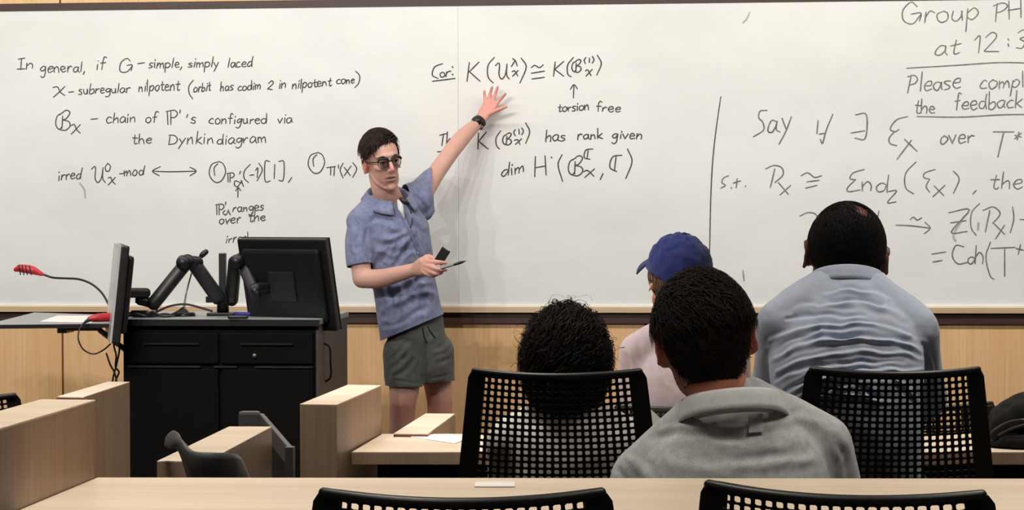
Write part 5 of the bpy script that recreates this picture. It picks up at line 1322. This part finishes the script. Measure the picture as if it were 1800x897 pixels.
# ================================================================== the audience, seen from behind
def seated(name_label, base_xy, zf, head_c, HR_, hs, torso, torso_r, shoulders, arms, sk, trouser, neck, spots=(), voxel=.006, ear=1.0, seat_z=.47, xs=1.0, extra=()):
    """Body of a seated figure: head, neck, trunk, arms reaching to the desk, thighs and shins to the floor."""
    t = thing('person', (base_xy[0], base_xy[1], zf), name_label, 'person')
    fs = head_forms(head_c, HR_, hs, ear, xs) + list(extra)
    fs.append(tube([head_c + HR_ @ np.array([0, -.025, -.05]) * hs, head_c + HR_ @ np.array([0, -.03, -.10]) * hs, neck], [(.052, .052), (.051, .050), (.056, .054)], (1, 0, 0), 18, 5))
    fs.append(tube(torso, [(a - .018, c - .018) for a, c in torso_r], (1, 0, 0), 24, 5))
    fs.append(tube([shoulders[0], (shoulders[0] + neck) / 2 + [0, 0, -.01], neck + [0, 0, -.03], (shoulders[1] + neck) / 2 + [0, 0, -.01], shoulders[1]], [.038, .040, .044, .040, .038], (0, 1, 0), 16, 4))
    for sh, el, wr in arms:
        fs.append(tube([sh, (sh + el) / 2, el], [.040, .040, .034], (0, 1, 0), 14, 4))
        fs.append(tube([el, (el + wr) / 2, wr], [(.035, .035), (.034, .032), (.026, .022)], (0, 0, 1), 14, 4))
        mid = (arms[0][2] + arms[1][2]) / 2
        fs += hand_forms(wr, unit(wr - el), (0, 0, 1), mid - wr, .45)
    pel = torso[0]; zh = zf + seat_z + .09
    for q in (-1, 1):
        hip = np.array([pel[0] + q * .09, pel[1], zh]); kn = np.array([pel[0] + q * .12, pel[1] + .42, zh]); an = np.array([pel[0] + q * .12, pel[1] + .44, zf + .09])
        fs.append(tube([hip, (hip + kn) / 2, kn], [.078, .068, .052], (1, 0, 0), 14, 4)); fs.append(tube([kn, kn * .6 + an * .4 + [0, -.01, 0], an], [.052, .052, .036], (1, 0, 0), 14, 4))
        fs.append(tube([an + [0, -.03, -.055], an + [0, .05, -.05], an + [0, .16, -.06]], [(.032, .03), (.038, .03), (.036, .022)], (1, 0, 0), 12, 4))
    b = fuse(fs, voxel)
    def w(co):
        v = np.ones(len(co))
        for _, _, wr in arms: v[np.linalg.norm(co - wr, axis=1) < .22] = .25
        v[np.linalg.norm(co - head_c, axis=1) < .15] = .5
        return v
    relax(b, 5, w); tone(b, sk, [(head_c + HR_ @ np.array(p) * hs, r, c_) for p, r, c_ in spots])
    smooth_shade(b); b.materials.append(M['skin']); bo = link('body', b, t)
    for q in (-1, 1):
        sub('eye', ellipsoid(head_c + HR_ @ np.array([q * .031, .083, .010]) * hs, (.011, .011, .011), HR_, 12, 8), M['eye_white'], bo, True)
    tf = []
    for q in (-1, 1):
        hip = np.array([pel[0] + q * .09, pel[1], zh]); kn = np.array([pel[0] + q * .12, pel[1] + .42, zh]); an = np.array([pel[0] + q * .12, pel[1] + .44, zf + .10])
        tf.append(tube([hip, (hip + kn) / 2, kn], [.088, .080, .064], (1, 0, 0), 16, 4)); tf.append(tube([kn, kn * .5 + an * .5, an], [.064, .060, .050], (1, 0, 0), 16, 4))
    tf.append(tube([pel + [-.1, 0, zh - pel[2]], pel + [.1, 0, zh - pel[2]]], [(.095, .09)] * 2, (0, 1, 0), 16, 4))
    me = fuse(tf, .008); relax(me, 4); smooth_shade(me); me.materials.append(trouser); link('trousers', me, t)
    for q in (-1, 1):
        an = np.array([pel[0] + q * .12, pel[1] + .44, zf])
        part('shoe', tube([an + [0, -.05, .04], an + [0, .05, .04], an + [0, .19, .032]], [(.040, .038), (.048, .038), (.040, .030)], (1, 0, 0), 16, 4), M['black_matt'], t, True)
    return t
def top_forms(torso, torso_r, shoulders, neck, arms, r_sh=.062, r_arm=.056, long=True, trap=.058):
    fs = [tube(torso, torso_r, (1, 0, 0), 28, 6, True, 2.3),
          tube([shoulders[0], (shoulders[0] * .5 + neck * .5), neck + [0, 0, -.015], (shoulders[1] * .5 + neck * .5), shoulders[1]], [r_sh, trap + .002, trap + .006, trap + .002, r_sh], (0, 1, 0), 20, 6)]
    for sh, el, wr in arms:
        end = el if long else (sh * .35 + el * .65)
        fs.append(tube([sh, (sh + end) / 2, end], [r_sh, r_arm, r_arm * .94], (0, 1, 0), 18, 5))
        if long: fs.append(tube([el, (el + wr) / 2, wr * .95 + el * .05], [r_arm * .92, r_arm * .85, .038], (0, 0, 1), 16, 5))
    return fs

# ---- the man in the grey polo, nearest
D0 = 4.42
hcB = P(1239, 597, D0 + .03); RB = rotm(math.radians(4), math.radians(14), math.radians(-9))
nkB = P(1280, 700, D0 + .0)
shB = (P(1128, 838, D0 + .02), P(1446, 782, D0 + .02))
pelB = P(1285, 1150, D0 + .06); 
tB = [pelB, P(1285, 1040, D0 + .03), P(1285, 950, D0), P(1286, 870, D0 - .01), P(1287, 795, D0 + .0), P(1284, 738, D0 + .01)]
rB = [(.18, .125), (.175, .120), (.180, .120), (.185, .118), (.168, .102), (.105, .085)]
elB = (P(1085, 985, D0 + .08), P(1490, 960, D0 + .08)); 
wrB = (P(1130, 1000, D0 + .30), P(1440, 985, D0 + .30))
arB = [(shB[k], elB[k], wrB[k]) for k in (0, 1)]
mB = seated('man in a pale grey polo shirt with short dark hair, nearest of the seated people', (pelB[0], pelB[1]), FL_C, hcB, RB, 1.04, tB, rB, shB, arB, (178, 128, 108), M['trouser'], nkB,
            [((.082, -.01, -.006), (.02, .03, .04), (196, 104, 80)), ((-.082, -.01, -.006), (.02, .03, .04), (196, 104, 80)), ((0, -.08, -.09), (.07, .06, .05), (196, 128, 104))], .005, 1.25, seat_z=float(pelB[2]) - FL_C - .09)
FB = [([(1140, 770), (1210, 760), (1300, 772), (1370, 748)], -.004, 7), ([(1165, 757), (1240, 748), (1330, 752), (1400, 735)], .004, 7), ([(1100, 800), (1130, 830), (1140, 850)], .004, 8), ([(1075, 812), (1092, 830), (1100, 850)], -.004, 6),
      ([(1250, 800), (1330, 806), (1420, 790)], -.0035, 10), ([(1290, 820), (1360, 815), (1430, 808)], .003, 9), ([(1470, 770), (1484, 800), (1490, 845)], -.005, 6), ([(1380, 740), (1430, 742), (1465, 765)], .003, 9), ([(1180, 815), (1250, 830), (1330, 832)], .003, 12)]
gB = garment(mB, 'polo_shirt', top_forms(tB, rB, shB, nkB, arB, .058, .056, False, .056), M['grey_polo'], .0065, 6,
        [(nkB + [0, 0, .02], unit(hcB - nkB), .088)] + [((s * .36 + e * .64), unit(e - s), .085) for s, e, w in arB] + [(pelB + [0, 0, -.03], (0, 0, -1), .24)],
        lambda me: folds(me, FB, noise_amt=.0028, nscale=9, seed=9))
upc = unit(hcB - nkB + np.array([0, .02, .02]))
cm = collar(P(1287, 729, D0 - .012), unit(np.array([-.10, .12, 1.0])), np.array([0, 1, 0]), .080, .080, .042, .036, .45, .03, .0035, .02)
cm.materials.clear(); cm.materials.append(M['grey_collar']); link('collar', cm, mB)
lc = [surf(gB.data, x_, y_, .005)[0] for x_, y_ in ((1314, 731), (1338, 729), (1340, 760), (1316, 761))]
ln = unit(np.cross(lc[1] - lc[0], lc[3] - lc[0])); ln = ln if ln @ FW < 0 else -ln
part('label_patch', (lc + [q + ln * .0012 for q in lc], BOXF), M['grey_polo'], mB)
HB = hcB + RB @ np.array([0, -.018, .006]); HBR = (.089, .106, .116)
def keep_b(q):
    x, y, z = q
    if y > .3: return z > .45
    if y > -.45 and abs(x) > .50: return z > .22
    return z > -.90 + .9 * max(0, abs(x) - .40)
comb_b = lambda q: np.array([.4 * q[0] + .25, -.6, -.9 + .6 * max(0, q[2])]) if q[2] < .5 else np.array([.9, .1 - q[1], -.2])
hair_part(mB, [scalp(HB, RB, HBR, keep_b, 1.0, .004, 1), strands(HB, RB, HBR, keep_b, comb_b, 15000, .026, .0006, 4, .003),
               strands(HB, RB, HBR, lambda q: keep_b(q) and q[2] > .1, lambda q: np.array([.8 * q[0] + .4, -.4, .0 - .5 * (q[2] < .5)]), 6000, .036, .0006, 14, .008)], M['hair_dark'])

# ---- the man in the wrinkled pale blue shirt
D1 = 5.72
hcM = P(1486, 453, D1 + .10); RM = rotm(math.radians(3), math.radians(20), math.radians(5))
nkM = P(1488, 508, D1 + .03)
shM = (P(1378, 572, D1 - .02), P(1602, 580, D1 - .02))
pelM = P(1492, 860, D1 - .03)
tM = [pelM, P(1492, 790, D1 - .06), P(1490, 710, D1 - .07), P(1488, 640, D1 - .06), P(1488, 580, D1 - .03), P(1488, 535, D1 + .01)]
rM = [(.17, .125), (.172, .13), (.178, .128), (.182, .122), (.162, .10), (.10, .085)]
elM = (P(1352, 700, D1 + .12), P(1628, 700, D1 + .10)); 
wrM = (P(1400, 745, D1 + .42), P(1580, 745, D1 + .42))
arM = [(shM[k], elM[k], wrM[k]) for k in (0, 1)]
HM = hcM + RM @ np.array([0, -.014, .022]) * 1.06; HMR = (.088, .104, .102)
mM = seated('broad man in a wrinkled pale blue shirt with close-cropped thinning black hair', (pelM[0], pelM[1]), FL_C, hcM, RM, 1.06, tM, rM, shM, arM, (112, 74, 58), M["trouser"], nkM, [((.02, -.08, .09), (.05, .06, .05), (138, 84, 72))], .0045, .85, seat_z=float(pelM[2]) - FL_C - .09, xs=1.07, extra=[ellipsoid(HM, tuple(1.06 * .965 * q for q in HMR), RM, 32, 24)])
FM = [([(1355, 600), (1395, 582), (1450, 575), (1530, 572), (1600, 590)], 0.0063, 3.7), ([(1350, 625), (1400, 600), (1470, 592), (1550, 590), (1620, 605)], -0.0063, 4.2), ([(1352, 640), (1400, 612), (1470, 600), (1560, 600), (1622, 618)], 0.0072, 3.7),
      ([(1352, 618), (1390, 596), (1440, 585)], -0.0063, 3.7), ([(1365, 655), (1420, 632), (1500, 622), (1580, 622), (1625, 632)], 0.0063, 3.7), ([(1360, 668), (1420, 645), (1500, 636), (1590, 636)], -0.0063, 3.7),
      ([(1375, 700), (1430, 672), (1510, 655), (1590, 652), (1622, 650)], 0.0083, 3.7), ([(1385, 715), (1440, 690), (1500, 668), (1580, 662)], -0.0063, 4.2), ([(1400, 545), (1470, 535), (1540, 540), (1590, 560)], 0.0042, 4.7), ([(1385, 560), (1440, 552), (1520, 553)], -0.0051, 3.7),
      ([(1450, 520), (1500, 512), (1560, 525)], 0.0051, 3.7), ([(1440, 535), (1500, 525), (1550, 535)], -0.0051, 3.7), ([(1510, 690), (1540, 705), (1580, 712)], 0.0051, 3.7), ([(1560, 655), (1590, 680), (1615, 705)], 0.0051, 3.7), ([(1500, 675), (1530, 690), (1555, 708)], -0.0042, 3.4),
      ([(1380, 690), (1430, 660), (1480, 648)], -0.0051, 3.7), ([(1420, 700), (1480, 698), (1560, 703)], 0.0042, 3.7), ([(1630, 620), (1640, 660), (1642, 700)], 0.0042, 3.7)]
garment(mM, 'shirt', top_forms(tM, rM, shM, nkM, arM, .068, .056, True, .074), M['oxford'], .0036, 30,
        [(nkM + [0, 0, .035], unit(hcM - nkM), .095), (pelM + [0, 0, -.03], (0, 0, -1), .24)] + [(w * .93 + e * .07, unit(w - e), .06) for s, e, w in arM],
        lambda me: folds(me, FM, noise_amt=.003, nscale=13, seed=3))
cm = collar(P(1488, 505, D1 + .045), unit(np.array([0, .25, 1.0])), np.array([0, 1, 0]), .080, .074, .036, .034, .4, .03, .003, .02)
cm.materials.clear(); cm.materials.append(M['oxford']); link('collar', cm, mM)
def keep_m(q, thin=False):
    x, y, z = q
    v = (x - .22) ** 2 / .10 + (y + .62) ** 2 / .05
    if thin and z > .3 and v < 1.5 and rng.random() > v * .55: return False       # the thin patch near the crown
    if not thin and z > .3 and v < .8: return False
    if y > .3: return z > .62
    if y > -.12: return z > .0
    return z > -.80 + .3 * max(0, abs(x) - .45)
comb_m = lambda q: np.array([.3 * q[0], -.5, -1.0]) if q[2] < .6 else np.array([.3, 1.0 if q[1] > 0 else -.6, 0])
hair_part(mM, [scalp(HM, RM, HMR, keep_m, 1.06, .002, 2), strands(HM, RM, HMR, lambda q: keep_m(q, True), comb_m, 9000, .014, .0006, 6, .0015, s=1.06, base=1.005)], M['hair_black'])
WM = lambda p: hcM + RM @ (np.array(p, float) * 1.06)
part('spectacles', merge(*[tube([WM((q * .083, -.025, .0)), WM((q * .086, -.005, .014)), WM((q * .085, .04, .013)), WM((q * .070, .096, .013)), WM((q * .03, .112, .012)), WM((0, .116, .014))], [.0022] * 6, (0, 0, 1), 8, 4) for q in (-1, 1)]), M['metal'], mM, True)

# ---- the curly-haired person
D2 = 5.66
hcC = P(998, 616, D2 + .02); RC = rotm(math.radians(-4), math.radians(8), 0)
nkC = P(1000, 715, D2)
shC = (P(895, 775, D2), P(1105, 775, D2)); pelC = P(1000, 920, D2 + .02)
tC = [pelC, P(1000, 870, D2 + .0), P(1000, 830, D2 - .01), P(1000, 790, D2 - .01), P(1000, 755, D2), P(1000, 730, D2)]
rC = [(.15, .10), (.13, .095), (.14, .095), (.15, .095), (.13, .085), (.08, .07)]
elC = (P(890, 860, D2 + .10), P(1110, 860, D2 + .10)); wrC = (P(930, 795, D2 + .50), P(1070, 795, D2 + .50))
arC = [(shC[k], elC[k], wrC[k]) for k in (0, 1)]
mC = seated('person with a mass of dark curly hair, head rising over a mesh chair', (pelC[0], pelC[1]), FL_C, hcC, RC, .95, tC, rC, shC, arC, (190, 140, 116), M['trouser'], nkC, [], .007, seat_z=float(pelC[2]) - FL_C - .09)
garment(mC, 'top', top_forms(tC, rC, shC, nkC, arC, .054, .05, True, .05), M['white_cloth'], .008, 5, [(nkC, (0, 0, 1), .08), (pelC + [0, 0, -.02], (0, 0, -1), .2)], lambda me: folds(me, [], noise_amt=.005, nscale=10, seed=12))
HCc = hcC + RC @ np.array([0, -.02, -.026])
keep_c = lambda q: (q[2] > .45) if q[1] > .35 else q[2] > -.92
comb_c = lambda q: np.array([.5 * q[0], .0 - .3 * max(0, q[2]), -1.0 + .5 * max(0, q[2])])
hair_part(mC, [scalp(HCc, RC, (.092, .104, .128), keep_c, 1.0, .012, 6), strands(HCc, RC, (.092, .104, .128), keep_c, comb_c, 5200, .095, .0009, 21, .006, curl=.0055, turns=1.6, k=13, jitter=.3),
               strands(HCc, RC, (.094, .106, .130), keep_c, comb_c, 2400, .13, .0008, 22, .010, curl=.008, turns=2.2, k=14, jitter=.35),
               strands(HCc, RC, (.096, .106, .130), keep_c, comb_c, 70, .10, .0004, 23, .022, curl=.012, turns=1.6, k=14, jitter=.9)], M['hair_dark'])

# ---- the person in the navy cap and pale pink shirt
D3 = 6.80
hcP = P(1190, 492, D3); RP = rotm(math.radians(22), math.radians(-13), math.radians(3))
nkP = P(1196, 575, D3)
shP = (P(1122, 618, D3), P(1285, 618, D3)); pelP = P(1203, 830, D3 + .02)
tP = [pelP, P(1203, 790, D3), P(1202, 740, D3 - .01), P(1202, 680, D3 - .01), P(1200, 630, D3), P(1198, 595, D3)]
rP = [(.155, .11), (.145, .105), (.15, .105), (.155, .10), (.135, .09), (.08, .07)]
elP = (P(1112, 720, D3 + .06), P(1295, 720, D3 + .06)); wrP = (P(1150, 770, D3 + .42), P(1255, 770, D3 + .42))
arP = [(shP[k], elP[k], wrP[k]) for k in (0, 1)]
mP = seated('person in a navy baseball cap and pale pink shirt, seated nearest the lecturer', (pelP[0], pelP[1]), FL_D, hcP, RP, .97, tP, rP, shP, arP, (196, 146, 122), M['trouser'], nkP, [], .007, .7, seat_z=float(pelP[2]) - FL_D - .09)
garment(mP, 'shirt', top_forms(tP, rP, shP, nkP, arP, .055, .05, True, .05), M['pink'], .007, 5, [(nkP, (0, 0, 1), .08), (pelP + [0, 0, -.02], (0, 0, -1), .2)],
        lambda me: folds(me, [([(1105, 610), (1110, 650), (1112, 700)], .005, 5), ([(1120, 600), (1130, 640), (1128, 690)], -.005, 6), ([(1150, 640), (1165, 665), (1190, 690)], .004, 5)], noise_amt=.004, nscale=10, seed=15))
HP = hcP + RP @ np.array([0, -.012, .030]); HPR = (.084, .104, .100)
keep_p = lambda q: (q[2] > -.9 and abs(q[0]) > .55) if q[1] > .1 else q[2] > -.95
hair_part(mP, [scalp(HP, RP, (.080, .100, .098), keep_p, 1.0, .004, 9), strands(HP, RP, (.085, .098, .096), lambda q: keep_p(q) and q[2] < .25, lambda q: np.array([.1 * q[0], .1, -1.0]), 2600, .15, .0009, 31, .004, k=6, jitter=.15)], M['hair_light'])
cap_keep = lambda q: (q[2] > -.10 if q[1] > -.55 else q[2] > -.18) and not (q[1] < -.62 and abs(q[0]) < .36 and q[2] < .26 - .9 * q[0] ** 2)
cv, cf = scalp(HP, RP, (.092, .112, .108), cap_keep, 1.0, .006, 11)
me = mesh_from('cap', cv, cf, M['cap'], True); me = thicken(me, .003); smooth_shade(me); capo = link('cap', me, mP)
WP = lambda p: HP + RP @ np.array(p, float)
bv, bf = [], []
for i in range(13):
    a = math.radians(-62 + 124 * i / 12)
    for j in range(6):
        r_ = j / 5
        ext_ = .068 * math.cos(a * .75) * r_
        bv.append(WP((math.sin(a) * (.090 + ext_ * .35), math.cos(a) * .109 + ext_, .014 - .022 * r_ ** 1.3 - .030 * abs(math.sin(a)) ** 2 * (.4 + r_))))
for i in range(12):
    for j in range(5): bf.append((i * 6 + j, (i + 1) * 6 + j, (i + 1) * 6 + j + 1, i * 6 + j + 1))
me = mesh_from('brim', bv, bf, M['cap'], True); me = thicken(me, .004); smooth_shade(me); o_ = bpy.data.objects.new('brim', me); COL.objects.link(o_); o_.parent = capo
sub('button', ellipsoid(WP((0, -.0, .108)), (.008, .008, .005), RP, 12, 6), M['cap'], capo, True)
sub('strap', tube([WP((-.040, -.103, .012)), WP((0, -.1125, .010)), WP((.040, -.103, .012))], [(.009, .0018)] * 3, RP[:, 2], 10, 4), M['cap'], capo, True)

# stools under the two who sit off the mesh chairs
stB = thing('stool', (pelB[0], pelB[1] + .05, FL_C), 'low stool under the man in the grey polo shirt, hidden by the nearest desk', 'stool')
zt = float(pelB[2]) - .118
part('seat', cyl((pelB[0], pelB[1] + .05, zt - .05), (pelB[0], pelB[1] + .05, zt), .17, .17, 28), M['black_matt'], stB, bevel=.01)
for k in range(4):
    a = k * math.pi / 2 + .4
    part('leg', tube([(pelB[0] + .11 * math.cos(a), pelB[1] + .05 + .11 * math.sin(a), zt - .04), (pelB[0] + .19 * math.cos(a), pelB[1] + .05 + .19 * math.sin(a), FL_C + .012)], [.012, .012], (0, 0, 1), 10, 3), M['dark_metal'], stB, True)
